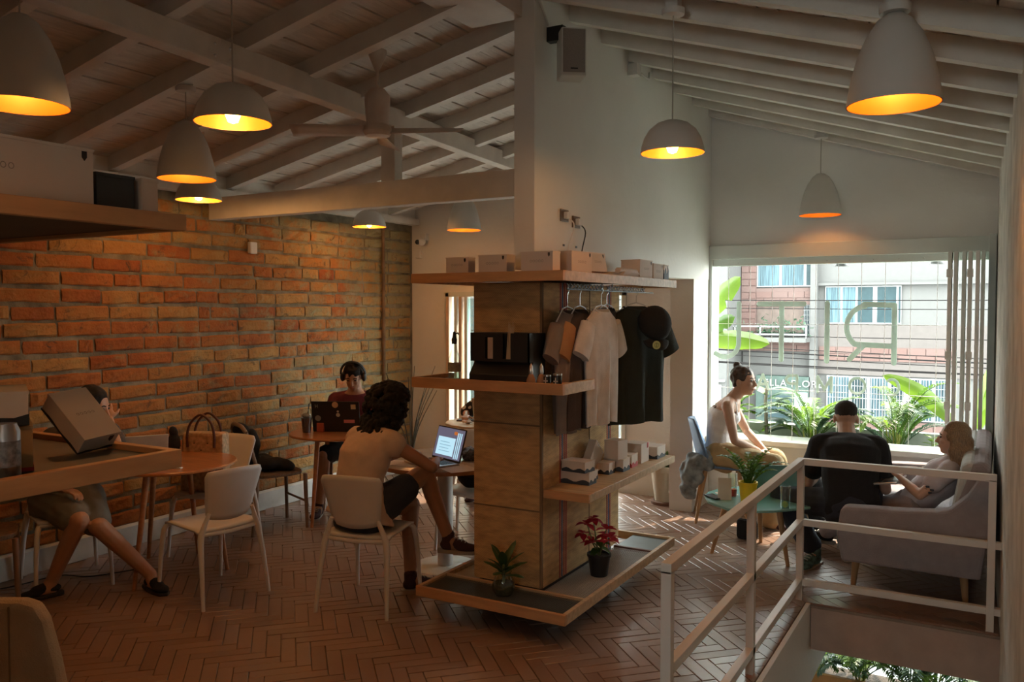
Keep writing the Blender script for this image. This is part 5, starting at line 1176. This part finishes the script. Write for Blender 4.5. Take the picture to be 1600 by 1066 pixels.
def person(label, P, yaw, lean=.2, s=1., fem=False, hands=None, feet=None, skin=None, curl=.5, hyaw=0, hpitch=0, kneepole=None, elbpole=None, slean=0, hunch=.03, hoff=(0, 0, 0), palmn=None, headtilt=0, fwdneck=.03):
    p = thing('person', label, 'person', tuple(P)); P = V(P); f = V((-sin(yaw), cos(yaw), 0)); r = V((cos(yaw), sin(yaw), 0)); u = V((0, 0, 1))
    sp = (u*cos(lean)+f*sin(lean)); sp = (sp+r*slean).normalized(); fr = (f*cos(lean)-u*sin(lean)).normalized(); rr_ = r
    prof = FEM if fem else MALE; J = dict(P=P, f=f, r=r, sp=sp, fr=fr, s=s, prof=prof); rings = []
    def spine(t): return P+sp*t*s-fr*hunch*s*sin(pi*max(0, min(1, t/.5)))*2+fr*.0
    J['spine'] = spine
    def ring(t, w_, d_, infl=0, n=20): 
        c = spine(t); return [c+rr_*(w_*s+infl)*cos(2*pi*k/n)+fr*(d_*s+infl)*sin(2*pi*k/n) for k in range(n)]
    J['ring'] = ring
    sh = [('l', [ring(*q) for q in prof])]
    sw = (.155 if fem else .178)*s; S = spine(.40)
    nb = spine(.49); hc = nb+sp*(.108 if fem else .128)*s+f*fwdneck*s+V(hoff)
    J['neck'] = nb; J['head'] = hc
    hy = yaw+hyaw; hf = V((-sin(hy), cos(hy), 0)); hr = V((cos(hy), sin(hy), 0)); hf2 = (hf*cos(hpitch)-u*sin(hpitch)); hu = hr.cross(hf2).normalized()
    if headtilt: q = Matrix.Rotation(headtilt, 3, hf2); hr = q @ hr; hu = q @ hu
    H = Matrix((hr, hf2, hu)).transposed().to_4x4(); J.update(hf=hf2, hr=hr, hu=hu, H=H)
    hp = lambda x, y, z: hc+(hr*x+hf2*y+hu*z)*s
    J['hp'] = hp; neckr = .050 if fem else .058
    sh += [('c', spine(.44), neckr*1.1*s, hp(0, -.02, -.06), neckr*.95*s)]
    sh += [('e', hp(0, -.012, .028), (.074*s, .092*s, .088*s), H), ('e', hp(0, .018, -.035), (.058*s, .068*s, .078*s), H), ('e', hp(0, .050, -.088), (.026*s, .024*s, .020*s), H), ('e', hp(0, .060, .022), (.052*s, .022*s, .03*s), H)]
    sh += [('c', hp(0, .080, .012), .009*s, hp(0, .100, -.026), .0125*s), ('e', hp(0, .084, -.030), (.018*s, .014*s, .009*s), H), ('e', hp(0, .076, -.058), (.024*s, .012*s, .011*s), H), ('c', hp(-.034, .064, -.018), .018*s, hp(.034, .064, -.018), .018*s)]
    for a in (-1, 1): sh.append(('e', hp(a*.076, -.010, -.010), (.010*s, .020*s, .032*s), H))
    ul, fl_ = (.27*s, .245*s) if fem else (.29*s, .26*s); tl, cl = (.42*s, .42*s)
    for i, sd in enumerate((-1, 1)):   # left = -r, right = +r
        so_ = S+rr_*sd*sw; J['sh%d' % i] = so_
        tgt = V(hands[i]); pole = V(elbpole[i]) if elbpole else (rr_*sd*.5-u*1-f*.3); el, wr = ik(so_, tgt, ul, fl_, pole); J['el%d' % i] = el; J['wr%d' % i] = wr
        k = .85 if fem else 1
        sh += [('c', S+rr_*sd*sw*.45+sp*.02, .055*s*k, so_, .055*s*k), ('c', so_, .054*s*k, el, .038*s*k), ('c', el, .039*s*k, el.lerp(wr, .35), .040*s*k), ('c', el.lerp(wr, .35), .040*s*k, wr, .025*s*k)]
        hd = (wr-el).normalized(); nn = V(palmn[i]) if palmn else u
        if isinstance(curl, tuple): cu = curl[i]
        else: cu = curl
        sh += hand_shapes(wr, hd, nn, -sd if True else sd, cu, s*(.92 if fem else 1))
        hip = P+r*sd*.09*s-u*.0; ft = V(feet[i]); kp = V(kneepole[i]) if kneepole else (f*.8+u*.8+r*sd*.1); kn, an = ik(hip, ft+u*.08*s, tl, cl, kp)
        J['hip%d' % i] = hip; J['kn%d' % i] = kn; J['an%d' % i] = an
        sh += [('c', hip, .085*s, kn, .055*s), ('c', kn, .054*s, kn.lerp(an, .35)-f*.01, .055*s*(.92 if fem else 1)), ('c', kn.lerp(an, .35)-f*.01, .054*s*(.92 if fem else 1), an, .036*s)]
    J['sh_'] = sh; J['p'] = p
    return J
def finish(J, skin, voxel=.0065, footdir=None):
    s = J['s']
    for i in (0, 1):
        fd = V(footdir[i]) if footdir else J['f']; fd.normalize(); an = J['an%d' % i]; J['fd%d' % i] = fd
        J['sh_'] += [('c', an, .036*s, an+fd*.03*s-V((0, 0, .045*s)), .034*s), ('c', an+fd*.0-V((0, 0, .05*s)), .03*s, an+fd*.13*s-V((0, 0, .062*s)), .022*s)]
    o = addmesh('body', blob(J['sh_'], voxel), skin, J['p']); hp = J['hp']
    for a in (-1, 1):
        MB().ball(hp(a*.031, .0765, .010), (.0125*s, .008*s, .0075*s), J['H']).build('eye', LASH, J['p'], True)
        MB().tube([hp(a*.044, .071, .027), hp(a*.032, .079, .032), hp(a*.016, .082, .028)], .0035*s, 6).build('eyebrow', BROW, J['p'])
    MB().tube([hp(-.020, .0835, -.058), hp(0, .0905, -.056), hp(.020, .0835, -.058)], [.004*s, .0055*s, .004*s], 6).build('lips', LIP, J['p'], True)
    return o
def torso(J, name, mm, t0, t1, infl=.012, sleeve=0., disp=.006, open_=False, seed=0, vox=.009, extra=(), flare=0.):
    s = J['s']; rings = []; prof = J['prof']
    ts = [t0]+[q[0] for q in prof if t0 < q[0] < t1]+[t1]
    def wd(t):
        for a, b in zip(prof, prof[1:]):
            if a[0] <= t <= b[0]: f = (t-a[0])/(b[0]-a[0]); return a[1]+(b[1]-a[1])*f, a[2]+(b[2]-a[2])*f
        return prof[0][1:] if t < prof[0][0] else prof[-1][1:]
    for t in ts: w_, d_ = wd(t); fl2 = flare*max(0, (.2-t))/.3; rings.append(J['ring'](t, w_+fl2, d_+fl2*.7, infl))
    sh = [('l', rings)]
    if sleeve:
        S = J['spine'](.40)
        for i, sd in enumerate((-1, 1)):
            a, b = J['sh%d' % i], J['el%d' % i]; k = .88 if J['prof'] is FEM else 1
            sh += [('c', S+J['r']*sd*.07*s+J['sp']*.022, (.05*s+infl)*k, a, (.056*s+infl)*k), ('c', a, (.056*s+infl)*k, a.lerp(b, sleeve), (.050*s+infl*1.4)*k)]
            if sleeve >= 1: sh += [('c', b, .043*s+infl, b.lerp(J['wr%d' % i], sleeve-1), .036*s+infl)]
    sh += list(extra)
    return addmesh(name, blob(sh, vox, 3, disp, 9, seed), mm, J['p'])
def trousers(J, name, mm, to=1.0, infl=.014, disp=.008, seed=0, wide=0., vox=.009):
    s = J['s']; P = J['P']; sh = [('l', [J['ring'](t, w_, d_, infl) for t, w_, d_ in J['prof'][:2]]+[J['ring'](.05, J['prof'][2][1], J['prof'][2][2], infl*.8)])]
    for i in (0, 1):
        h, k, a = J['hip%d' % i], J['kn%d' % i], J['an%d' % i]; f1 = min(1, to*2)
        sh += [('c', h, .092*s+infl, h.lerp(k, f1), .058*s+(1-f1)*.03*s+infl)]
        if to > .5: q = k.lerp(a, (to-.5)*2); sh += [('c', k, .058*s+infl, k.lerp(q, .5), .055*s+infl+wide*.5), ('c', k.lerp(q, .5), .055*s+infl+wide*.5, q, .042*s+infl+wide)]
    return addmesh(name, blob(sh, vox, 3, disp, 11, seed), mm, J['p'])
def shoes(J, mm, sole, s=1., low=False):
    for i in (0, 1):
        an, fd = J['an%d' % i], J['fd%d' % i]; u = V((0, 0, 1)); sd = fd.cross(u).normalized(); up = sd.cross(fd).normalized(); b = an-up*.055*s
        Mx = Matrix((sd, fd, up)).transposed().to_4x4()
        sh = [('e', b+fd*.0+up*.008, (.036*s, .05*s, .036*s if not low else .025), Mx), ('e', b+fd*.11*s-up*.005, (.044*s, .07*s, .026*s if not low else .02), Mx), ('c', b+fd*.02*s+up*.02*s, .033*s, b+fd*.09*s+up*.004*s, .034*s)]
        if not low: sh.append(('c', b+up*.02*s, .038*s, an+up*.01*s, .040*s))
        o = addmesh('shoe', blob(sh, .006, 2), mm, J['p'])
        MB().prism([b+fd*x*s+sd*y*s-up*.040*s for x, y in ((-.06, -.022), (-.065, .0), (-.06, .022), (.0, .036), (.09, .046), (.16, .038), (.19, .0), (.16, -.034), (.09, -.042), (0, -.034))], up*.022*s).build('sole', sole, o, bevel=.004)
        if not low: 
            m = MB()
            for k in range(4): q = b+fd*(.04+.022*k)*s+up*(.052-.007*k)*s; m.tube([q-sd*.022, q+up*.004, q+sd*.022], .003, 5)
            m.build('laces', mat('laces', (.6, .6, .58), .8) if 'laces' not in bpy.data.materials else bpy.data.materials['laces'], o)
def hair_cap(J, mm, extra=(), back=.0, disp=.006, vox=.007, infl=.010, ds=30):
    s = J['s']; hp, H = J['hp'], J['H']
    sh = [('e', hp(0, -.022, .040), ((.074+infl)*s, (.086+infl)*s, (.082+infl)*s), H)]+list(extra)
    return addmesh('hair', blob(sh, vox, 1, disp, ds), mm, J['p'])
def skin(n, c): return mat(n, c, .5, var=.05, scale=20)
SK1 = skin('light skin', (.50, .29, .20)); SK2 = skin('tan skin', (.38, .19, .11)); SK3 = skin('olive skin', (.44, .24, .15)); SK4 = skin('pale skin', (.56, .34, .25))
HBK = mat('black hair', (.006, .004, .0035), .85, var=.5, scale=60); HBR = mat('brown hair', (.045, .025, .016), .5, var=.4, scale=50); HBL = mat('dark blond hair', (.24, .15, .08), .5, var=.45, scale=60, stretch=(4, 4, .5)); HSH = mat('short dark hair', (.028, .022, .018), .9, var=.4, scale=200)
JEAN = fabric('dark denim', (.025, .03, .045)); JEANB = fabric('blue denim', (.10, .15, .22)); WHT = fabric('white cotton', (.72, .72, .74)); CRM = fabric('cream blouse', (.62, .47, .36)); BLKF = fabric('black cotton', (.010, .010, .012)); MAR = fabric('maroon cotton', (.13, .025, .045)); KHA = fabric('khaki cotton', (.44, .32, .17)); SNK = fabric('dark canvas shoe', (.05, .02, .025)); SOLE = mat('rubber sole', (.34, .30, .26), .6)
# --- P5: woman in white top on the blue chair
J = person('woman in a white strappy top, hair in a bun, seated on the blue shell chair', (-1.93, 6.84, .555), R(-80), .24, 1.04, True,
           hands=[(-1.60, 6.93, .60), (-1.63, 6.86, .60)], feet=[(-1.46, 6.98, .0), (-1.50, 6.72, .0)], hyaw=R(-22), hpitch=.02, curl=.8, elbpole=[(-.3, .9, -.5), (-.4, -.9, -.5)], palmn=[(0, .3, 1), (0, -.3, 1)], fwdneck=.035)
finish(J, SK1)
torso(J, 'tank_top', WHT, -.06, .355, .010, disp=.004, extra=[('e', J['spine'](.30)+J['fr']*.085+J['r']*a*.06, (.055, .055, .055)) for a in (-1, 1)])
m = MB()
for a in (-1, 1): m.tube([J['spine'](.34)+J['r']*a*.085+J['fr']*.105, J['spine'](.44)+J['r']*a*.088+J['fr']*.02, J['spine'](.36)+J['r']*a*.08-J['fr']*.105], .007, 6, smooth=5)
m.build('straps', WHT, J['p'], True)
m = MB(); 
for a in (-1, 1): m.tube([J['spine'](.345)+J['r']*a*.10+J['fr']*.088, J['spine'](.432)+J['r']*a*.108+J['fr']*.01, J['spine'](.35)+J['r']*a*.10-J['fr']*.09], .005, 6, smooth=5)
m.build('bra_straps', BLKF, J['p'], True)
trousers(J, 'trousers', KHA, 1.0, .022, .012, 3, .02); shoes(J, SNK, SOLE)
hp = J['hp']; hair_cap(J, HBR, [('e', hp(0, -.065, .12), (.034, .034, .030)), ('e', hp(0, -.06, -.02), (.062, .035, .04), J['H'])], disp=.006)
# --- P6: man in black, back to the viewer
J = person('man in a black t-shirt and dark jeans seated with his back to the viewer', (-.79, 5.86, .455), R(14), .54, 1.0, False,
           hands=[(-1.04, 6.22, .60), (-.68, 6.30, .60)], feet=[(-1.02, 5.92, .02), (-.88, 6.20, .10)], kneepole=[(-.85, .3, .6), (.2, 1, .7)], hpitch=.35, curl=.7, hunch=.05, elbpole=[(-.35, -.5, -1), (.35, -.5, -1)])
finish(J, SK1, footdir=[(-.25, -.6, -.05), (.1, 1, 0)])
torso(J, 'tshirt', BLKF, -.10, .485, .020, .62, .010, seed=6); trousers(J, 'jeans', JEAN, .93, .018, .010, 5, .015)
SN2 = mat('teal and black sneaker', (.07, .13, .11), .6, var=.85, scale=30); shoes(J, SN2, SOLE, 1.1)
hp = J['hp']; hair_cap(J, HSH, [('e', hp(0, -.025, .052), (.077, .087, .070), J['H'])], disp=.001, infl=.001)
# --- P7: woman on the sofa
J = person('woman with long dark-blond hair leaning back on the sofa, laptop on her lap', (-.44, 6.04, .45), R(84), -.70, .92, True,
           hands=[(-.50, 5.90, .665), (-.56, 6.10, .68)], hoff=(-.07, 0, .05), feet=[(-1.08, 6.42, .03), (-1.04, 6.60, .03)], hyaw=R(10), hpitch=-.05, curl=.6, kneepole=[(-.6, 0, .9), (-.6, .1, .9)], elbpole=[(.3, -.9, -.5), (.3, .9, -.3)], hunch=-.0, fwdneck=.05)
finish(J, SK4)
WGR = fabric('pale mauve cotton', (.52, .46, .48)); torso(J, 'tshirt', WGR, -.06, .475, .018, .55, .010, seed=8); trousers(J, 'trousers', fabric('grey mauve trousers', (.34, .29, .30)), .97, .02, .012, 9, .01)
shoes(J, BLKF, SOLE)
hp = J['hp']; ex = [('e', hp(0, -.045, .0), (.086, .070, .09), J['H'])]; random.seed(14)
ex += [('c', hp(a*.065, -.035+b*.03, .02), .024, hp(a*.09, -.06+b*.045, -.12), .030) for a in (-1, 1) for b in (-1, 0, 1)]+[('c', hp(a*.09, -.06+b*.045, -.12), .030, hp(a*.095, -.09+b*.055, -.26), .014) for a in (-1, 1) for b in (-1, 0, 1)]
ex += [('c', hp(a*.05, -.09, .0), .035, hp(a*.06, -.11, -.20), .028) for a in (-1, 0, 1)]
for o1, o2 in ((-.02, 0), (.02, -.01), (-.055, .01), (.05, 0)):
    q = hp(-.088, -.05+o1, -.07); ex.append(('c', q, .030, q+V((.02+o1*.4, -.015, -.20+abs(o1))), .014))
hair_cap(J, HBL, ex, disp=.006, ds=30)
# tattoo-like dark leaf print on the upper arm
q = J['sh0'].lerp(J['el0'], .72); m = MB()
for k in range(5): m.ball(q+V((.012*(k-2), -.036, .018*((k % 3)-1))), (.012, .004, .009), n=8)
m.build('arm_tattoo', mat('tattoo ink', (.05, .05, .06), .7), J['p'], True)
L7, B7, X7 = laptop('open silver laptop resting on the lap of the woman on the sofa', (-.60, 5.98), .615, R(84), 118, lift=RX(R(-8)))
# --- P3: curly-haired woman, back to the viewer
J = person('curly-haired woman in a cream sleeveless blouse at the pedestal table, seen from behind', (-3.24, 3.84, .55), R(-12), .34, 1.05, True,
           hands=[(-3.34, 4.34, .80), (-2.98, 4.25, .81)], feet=[(-3.12, 4.16, .0), (-2.93, 4.30, .24)], kneepole=[(0, .8, .8), (.2, .9, 1)], hpitch=.38, curl=(.4, .45), elbpole=[(-.8, -.2, -.8), (1, -.1, -.5)], hunch=.04)
finish(J, SK2, footdir=[(.45, .9, 0), (.85, .35, -.02)])
torso(J, 'blouse', CRM, -.05, .455, .022, .10, .010, seed=11, flare=.05); trousers(J, 'shorts', JEAN, .30, .018, .008, 2); shoes(J, SNK, SOLE, 1.05)
hp = J['hp']; random.seed(4); ex = [('e', hp(0, -.02, .02), (.105, .105, .105), J['H'])]
sh = []
for k in range(330):
    a = random.uniform(0, 2*pi); e = random.uniform(-1.1, 1.4); x, y, z = cos(a)*cos(e), sin(a)*cos(e), sin(e)
    if y > .35 and z < .5: continue
    sh.append(('e', hp(x*.135, y*.125-.03, z*.128+.005), (random.uniform(.012, .026),)*3))
for k in range(120):
    a = random.uniform(pi*.95, pi*2.05); sh.append(('e', hp(cos(a)*random.uniform(.07, .15), sin(a)*.09-.04, random.uniform(-.20, -.08)), (random.uniform(.010, .022),)*3))
hair_cap(J, HBK, ex+sh, disp=.008, vox=.006, ds=60)
# --- P2: man with headphones
J = person('man with headphones and maroon t-shirt behind the stickered laptop at the brick wall', (-4.92, 5.78, .53), R(206), .16, 1.02, False,
           hands=[(-4.66, 5.46, .78), (-4.84, 5.36, .78)], feet=[(-4.62, 5.42, .0), (-4.92, 5.28, .0)], hpitch=.45, curl=.5, hyaw=R(4))
finish(J, SK3); torso(J, 'tshirt', MAR, -.08, .475, .018, .6, .008, seed=13); trousers(J, 'shorts', BLKF, .46, .02, .008, 12, .01); shoes(J, SNK, SOLE)
hp = J['hp']; hair_cap(J, HBK, [('e', hp(0, .02, .085), (.070, .06, .035), J['H'])], disp=.008)
hd = MB(); hd.tube([hp(a, -.005, z) for a, z in [(.105*cos(q), .03+.115*sin(q)) for q in [pi*k/14 for k in range(15)]]], .010, 8, sq=1.6)
o = hd.build('headphones', BLACK, J['p'], True)
for a in (-1, 1): MB().ball(hp(a*.092, -.005, .0), (.022, .036, .044), J['H'], n=16).build('ear_cup', BLACK, o, True)
# --- P4: person in flowered shirt
FLOW, nn_, bb_ = nt('flowered cloth'); vo = nn_.nodes.new('ShaderNodeTexVoronoi'); vo.inputs['Scale'].default_value = 14; g_ = nn_.nodes.new('ShaderNodeNewGeometry'); link(nn_, g_.outputs['Position'], vo.inputs['Vector'])
rp_ = nn_.nodes.new('ShaderNodeValToRGB'); rp_.color_ramp.interpolation = 'CONSTANT'; el = rp_.color_ramp.elements; el[0].color = (.02, .018, .02, 1); el[0].position = 0; el[1].position = .10; el[1].color = (.62, .58, .55, 1); e3 = el.new(.34); e3.color = (.014, .013, .018, 1)
link(nn_, vo.outputs['Distance'], rp_.inputs[0]); link(nn_, rp_.outputs[0], bb_.inputs['Base Color']); bb_.inputs['Roughness'].default_value = .9
J = person('person in a black shirt with white flowers writing behind the silver laptop', (-4.00, 6.86, .55), R(188), .30, 1.0, True,
           hands=[(-3.84, 6.50, .77), (-4.18, 6.42, .77)], feet=[(-3.9, 6.45, 0), (-4.1, 6.45, 0)], hpitch=.5, curl=.7, elbpole=[(.8, 0, -.8), (-1, .1, -.7)])
finish(J, SK2); torso(J, 'flowered_shirt', FLOW, -.10, .47, .02, .95, .008, seed=17, flare=.02); trousers(J, 'trousers', BLKF, .95, .018); shoes(J, SNK, SOLE)
hp = J['hp']; hair_cap(J, HBR, [('c', hp(a*.07, -.04, 0), .035, hp(a*.08, -.06, -.16), .03) for a in (-1, 1)], disp=.008)
# --- P1: woman with crossed legs at the left
J = person('black-haired woman with crossed legs at the left table, head on her hand', (-5.10, 3.17, .55), R(-112), .31, 1.05, True,
           hands=[(-4.83, 3.30, 1.05), (-4.85, 3.0, .66)], feet=[(-4.50, 3.33, .02), (-4.92, 2.96, .02)], slean=-.20, kneepole=[(.1, -.9, .8), (.5, .1, .9)], hpitch=.25, hyaw=R(50), curl=.9, elbpole=[(.1, .1, -1), (-.5, -.5, -.8)], palmn=[(.6, -.5, .3), (0, 0, 1)])
finish(J, SK3, footdir=[(.95, -.1, -.05), (-.3, -.9, 0)])
GRS = fabric('grey patterned skirt', (.17, .17, .15)); torso(J, 'blouse', fabric('dark blouse', (.07, .06, .055)), -.04, .46, .018, .5, .008, seed=19)
trousers(J, 'skirt', GRS, .42, .03, .012, 20, .02); shoes(J, BLKF, BLACK, 1.0, True)
hp = J['hp']; hair_cap(J, HBK, [('c', hp(a*.075, -.02, .02), .028, hp(a*.085, -.035, -.15), .03) for a in (-1, 1)]+[('c', hp(a*.04, -.08, 0), .04, hp(a*.05, -.09, -.2), .035) for a in (-1, 1)], disp=.006)
bpy.data.scenes.remove(TMP) if False else None
# ================================================================ THINGS ON THE TABLES AND CHAIRS
ST = [mat('sticker white', (.55, .55, .50), .6), mat('sticker blue grey', (.22, .26, .28), .6), mat('sticker pink', (.62, .25, .30), .6), mat('sticker cream', (.52, .45, .30), .6)]
LB, B, L = laptop('open black laptop covered with stickers, seen from behind on the wooden table', (-4.74, 5.36), .735, R(206), 102, BLACK, w=.40, d=.25)
def stick(B, L, x, z, w_, h_, mm, rnd=False):
    if rnd: MB(B @ T(x, .0046, z) @ RX(R(-90))).cyl((0, 0, 0), w_/2, 0, .001, 20).build('sticker', mm, L)
    else: MB(B).box(x-w_/2, x+w_/2, .004, .0052, z-h_/2, z+h_/2).build('sticker', mm, L, bevel=.0)
stick(B, L, .0, .222, .052, .05, ST[3], True); stick(B, L, -.02, .135, .034, .045, ST[0], True); stick(B, L, -.02, .165, .018, .035, ST[0], True); stick(B, L, -.15, .205, .04, .04, ST[3]); stick(B, L, .15, .105, .05, .055, ST[1], True); stick(B, L, -.11, .08, .09, .028, ST[2])
m = MB(B)
for x in (.168, .150): m.box(x-.004, x, .004, .0052, .195, .225)
m.box(.150, .168, .004, .0052, .207, .212)
m.lathe([(.001, 0)], 3)
m.build('sticker', ST[1], L)
for k in range(4): MB(B).box(-.08-.017*k, -.07-.017*k, .0052, .0062, .072, .088).build('sticker_print', CARD, L) if k < 0 else None
cu = thing('iced_drink_cup', 'plastic cup of dark iced coffee with dome lid on the wooden table', 'cup', (-4.88, 5.10, .735)); c = (-4.88, 5.10, .735)
MB().lathe([(.002, 0), (.032, 0), (.045, .12), (.002, .12)], 20, c).build('drink', mat('iced coffee', (.05, .018, .015), .3), cu, True)
MB().lathe([(.034, 0), (.048, .145), (.050, .145), (.048, .17), (.035, .195), (.012, .20)], 20, c).build('dome_lid', GLASS, cu, True)
MB().tube([V(c)+V((0, 0, .05)), V(c)+V((.03, 0, .24))], .004, 6).build('straw', BLACK, cu)
MB().ball(V(c)+V((0, 0, .14)), (.038, .038, .022), n=14).build('cream', mat('cream top', (.30, .27, .24), .6), cu, True)
sn = thing('snack_packet', 'small red-orange packet beside the iced drink', 'packet', (-4.80, 5.18, .735)); MB(T(-4.80, 5.18, .735) @ RZ(.3)).box(-.03, .03, -.015, .015, 0, .075).build('packet', mat('red packet', (.45, .10, .06), .5), sn, bevel=.004)
SCR = mat('screen glow', (.1, .1, .1), .3, emit=(.45, .72, .85), es=.75); SCR2 = mat('desktop glow', (.05, .05, .06), .3, emit=(.16, .15, .22), es=.5)
LC, B, L = laptop('open laptop with a lit pale blue window before the curly-haired woman', (-3.17, 4.46), .735, R(-22), 106, STEEL, lid=mat('dark bezel', (.03, .03, .035), .4), w=.33, d=.22, screen=SCR2)
MB(B).box(-.13, .07, -.0062, -.0052, .03, .15).build('screen_window', SCR, L); 
for x in (.09, .11, .13): MB(B).box(x-.006, x+.004, -.0062, -.0052, .02, .19).build('screen_strip', SCR, L)
MB(B).ball((.06, -.006, .185), (.022, .001, .014), n=10).build('screen_picture', mat('orange picture', (.3, .1, .03), .5, emit=(.6, .18, .04), es=.5), L)
for k in range(4): MB(B).box(-.10, .03-.02*(k % 2), -.0066, -.0062, .055+.02*k, .060+.02*k).build('screen_line', mat('screen line', (.1, .1, .1), .4, emit=(.25, .5, .65), es=.6) if k == 0 else bpy.data.materials['screen line'], L)
tag(MB(T(-2.95, 4.42, .735) @ RZ(R(-30))).box(-.14, .14, -.10, .10, 0, .002).build('paper', CARD), 'white sheets of paper at the front edge of the pedestal table', 'paper')
tag(MB(T(-3.34, 4.38, .735) @ RZ(R(12))).box(-.12, .12, -.09, .09, 0, .0015).build('paper', CARD), 'white sheet under the left arm of the curly-haired woman', 'paper')
bo = thing('white_bottle', 'small white bottle on the right of the pedestal table', 'bottle', (-2.88, 4.70, .735)); MB().lathe([(.002, 0), (.026, 0), (.027, .075), (.021, .085), (.021, .10), (.002, .10)], 20, (-2.88, 4.70, .735)).build('bottle_body', PLASW, bo, True)
cloth_blob('scarf', 'crumpled grey patterned scarf and cables on the pedestal table', 'scarf', [((-3.02, 4.72, .765), (.09, .06, .035)), ((-2.94, 4.78, .76), (.07, .05, .03)), ((-3.08, 4.80, .765), (.06, .06, .035))], mat('grey patterned cloth', (.16, .15, .15), .9, var=.8, scale=60), .009, .03, 24)
cloth_blob('black_handbag', 'black soft bag lying on the white chair behind the pedestal table', 'bag', [((-3.20, 5.10, .52), (.17, .13, .06)), ((-3.14, 5.12, .58), (.10, .10, .05)), ((-3.28, 5.08, .55), (.09, .09, .05))], BLKF, .012, .02, 10)
cloth_blob('black_jacket', 'black jacket heaped on the wooden chair by the brick wall', 'jacket', [((-5.03, 4.78, .52), (.17, .12, .06)), ((-5.10, 4.68, .66), (.12, .06, .14)), ((-5.14, 4.63, .80), (.08, .05, .05)), ((-4.92, 4.86, .50), (.14, .08, .05))], BLKF, .012, .03, 9)
cloth_blob('denim_jacket', 'grey-blue jacket hanging over the side of the blue shell chair', 'jacket', [((-2.05, 6.66, .50), (.13, .07, .08)), ((-2.12, 6.64, .40), (.10, .06, .14)), ((-2.14, 6.66, .28), (.07, .05, .10)), ((-1.98, 6.68, .55), (.08, .05, .05))], mat('grey blue cloth', (.22, .26, .29), .9, var=.5, scale=16), .010, .035, 16)
cloth_blob('black_rucksack', 'black rucksack on the floor side of the teal table, beside the man in black', 'bag', [((-1.18, 6.62, .30), (.13, .10, .20)), ((-1.18, 6.60, .12), (.15, .12, .12)), ((-1.20, 6.56, .44), (.08, .06, .08))], BLKF, .012, .02, 10)
tag(MB().prism([(-1.66, 6.30, .0), (-1.50, 6.30, .0), (-1.50, 6.36, .0), (-1.66, 6.36, .0)], (0, 0, .16)).build('shoulder_bag', BLKF, bevel=.03), 'small dark bag on the floor under the teal table', 'bag')
# handbag on the chair behind the left table
hb = thing('handbag', 'beige patterned handbag with brown strap handles on the white chair', 'handbag', (-4.86, 4.06, .452)); A = T(-4.86, 4.06, .452) @ RZ(R(22))
BEI = mat('beige patterned leather', (.50, .34, .20), .6, var=.35, scale=40)
MB(A).prism([(-.17, -.06, 0), (.17, -.06, 0), (.155, -.045, .42), (-.155, -.045, .42)], (0, .11, 0)).build('bag_body', BEI, hb, bevel=.02)
BRS = mat('brown strap', (.09, .03, .018), .5)
for y in (-.055, .05): MB(A).tube([(-.10, y-.008, .32), (-.10, y-.008, .42), (-.07, y, .50), (0, y, .55), (.07, y, .50), (.10, y-.008, .42), (.10, y-.008, .32)], .009, 8, smooth=5).build('handle', BRS, hb, True)
for (x, z) in ((-.05, .35), (.0, .30), (.05, .35), (-.12, .24), (.12, .22), (.02, .2)): MB(A).ball((x, -.062, z), .006, n=8).build('stud', BRS, hb)
LD, B, L = laptop('small laptop with a pale flower-printed lid on the left table, behind the near shelf', (-4.88, 3.56), .735, R(-122), 112, STEEL, lid=mat('pale lid', (.50, .52, .48), .5), w=.30, d=.20)
for (x, z, w_) in ((-.07, .06, .05), (-.02, .10, .04), (.06, .09, .05), (.08, .13, .04)): stick(B, L, x, z, w_, w_, ST[1], True)
nb2 = thing('napkin_holder', 'small white napkin packet on the left round table', 'packet', (-4.58, 3.48, .735)); MB(T(-4.50, 3.52, .735) @ RZ(.5)).box(-.035, .035, -.012, .012, 0, .03).box(-.045, .045, -.02, .02, 0, .006).build('packet', PLASW, nb2, bevel=.004)
cloth_blob('navy_pouch', 'dark navy pouch standing on the left table beside the pale laptop', 'pouch', [((-5.02, 3.92, .80), (.06, .035, .07)), ((-5.02, 3.92, .88), (.04, .025, .04))], fabric('navy cloth', (.025, .03, .045)), .008, .01, 12)
# .
# silver laptop with the pale fruit-like mark on the far table
LE, B, L = laptop('silver laptop with a pale round mark on its lid on the far oak table', (-3.90, 6.46), .737, R(188), 104, mat('champagne aluminium', (.50, .45, .36), .35, .6), w=.30, d=.21)
MB(B @ T(-.0, .0042, .115) @ RX(R(-90))).cyl((0, 0, 0), .016, 0, .001, 20).build('lid_mark', mat('pale mark', (.75, .75, .72), .4), L)
MB(B @ T(-.0, .0042, .115) @ RX(R(-90))).ball((.003, -.020, 0), (.004, .007, .0008), n=8).build('lid_mark_leaf', bpy.data.materials['pale mark'], L)
tag(MB(T(-4.12, 6.36, .737) @ RZ(.4)).box(-.09, .09, -.06, .06, 0, .01).build('notebook', mat('dark notebook', (.06, .06, .07), .6)), 'open dark notebook under the writing hand on the oak table', 'notebook')
cloth_blob('tissue', 'crumpled white tissue beside the silver laptop on the oak table', 'tissue', [((-4.02, 6.20, .752), (.05, .03, .016))], WHT, .006, .012, 40)

bpy.data.scenes.remove(TMP)
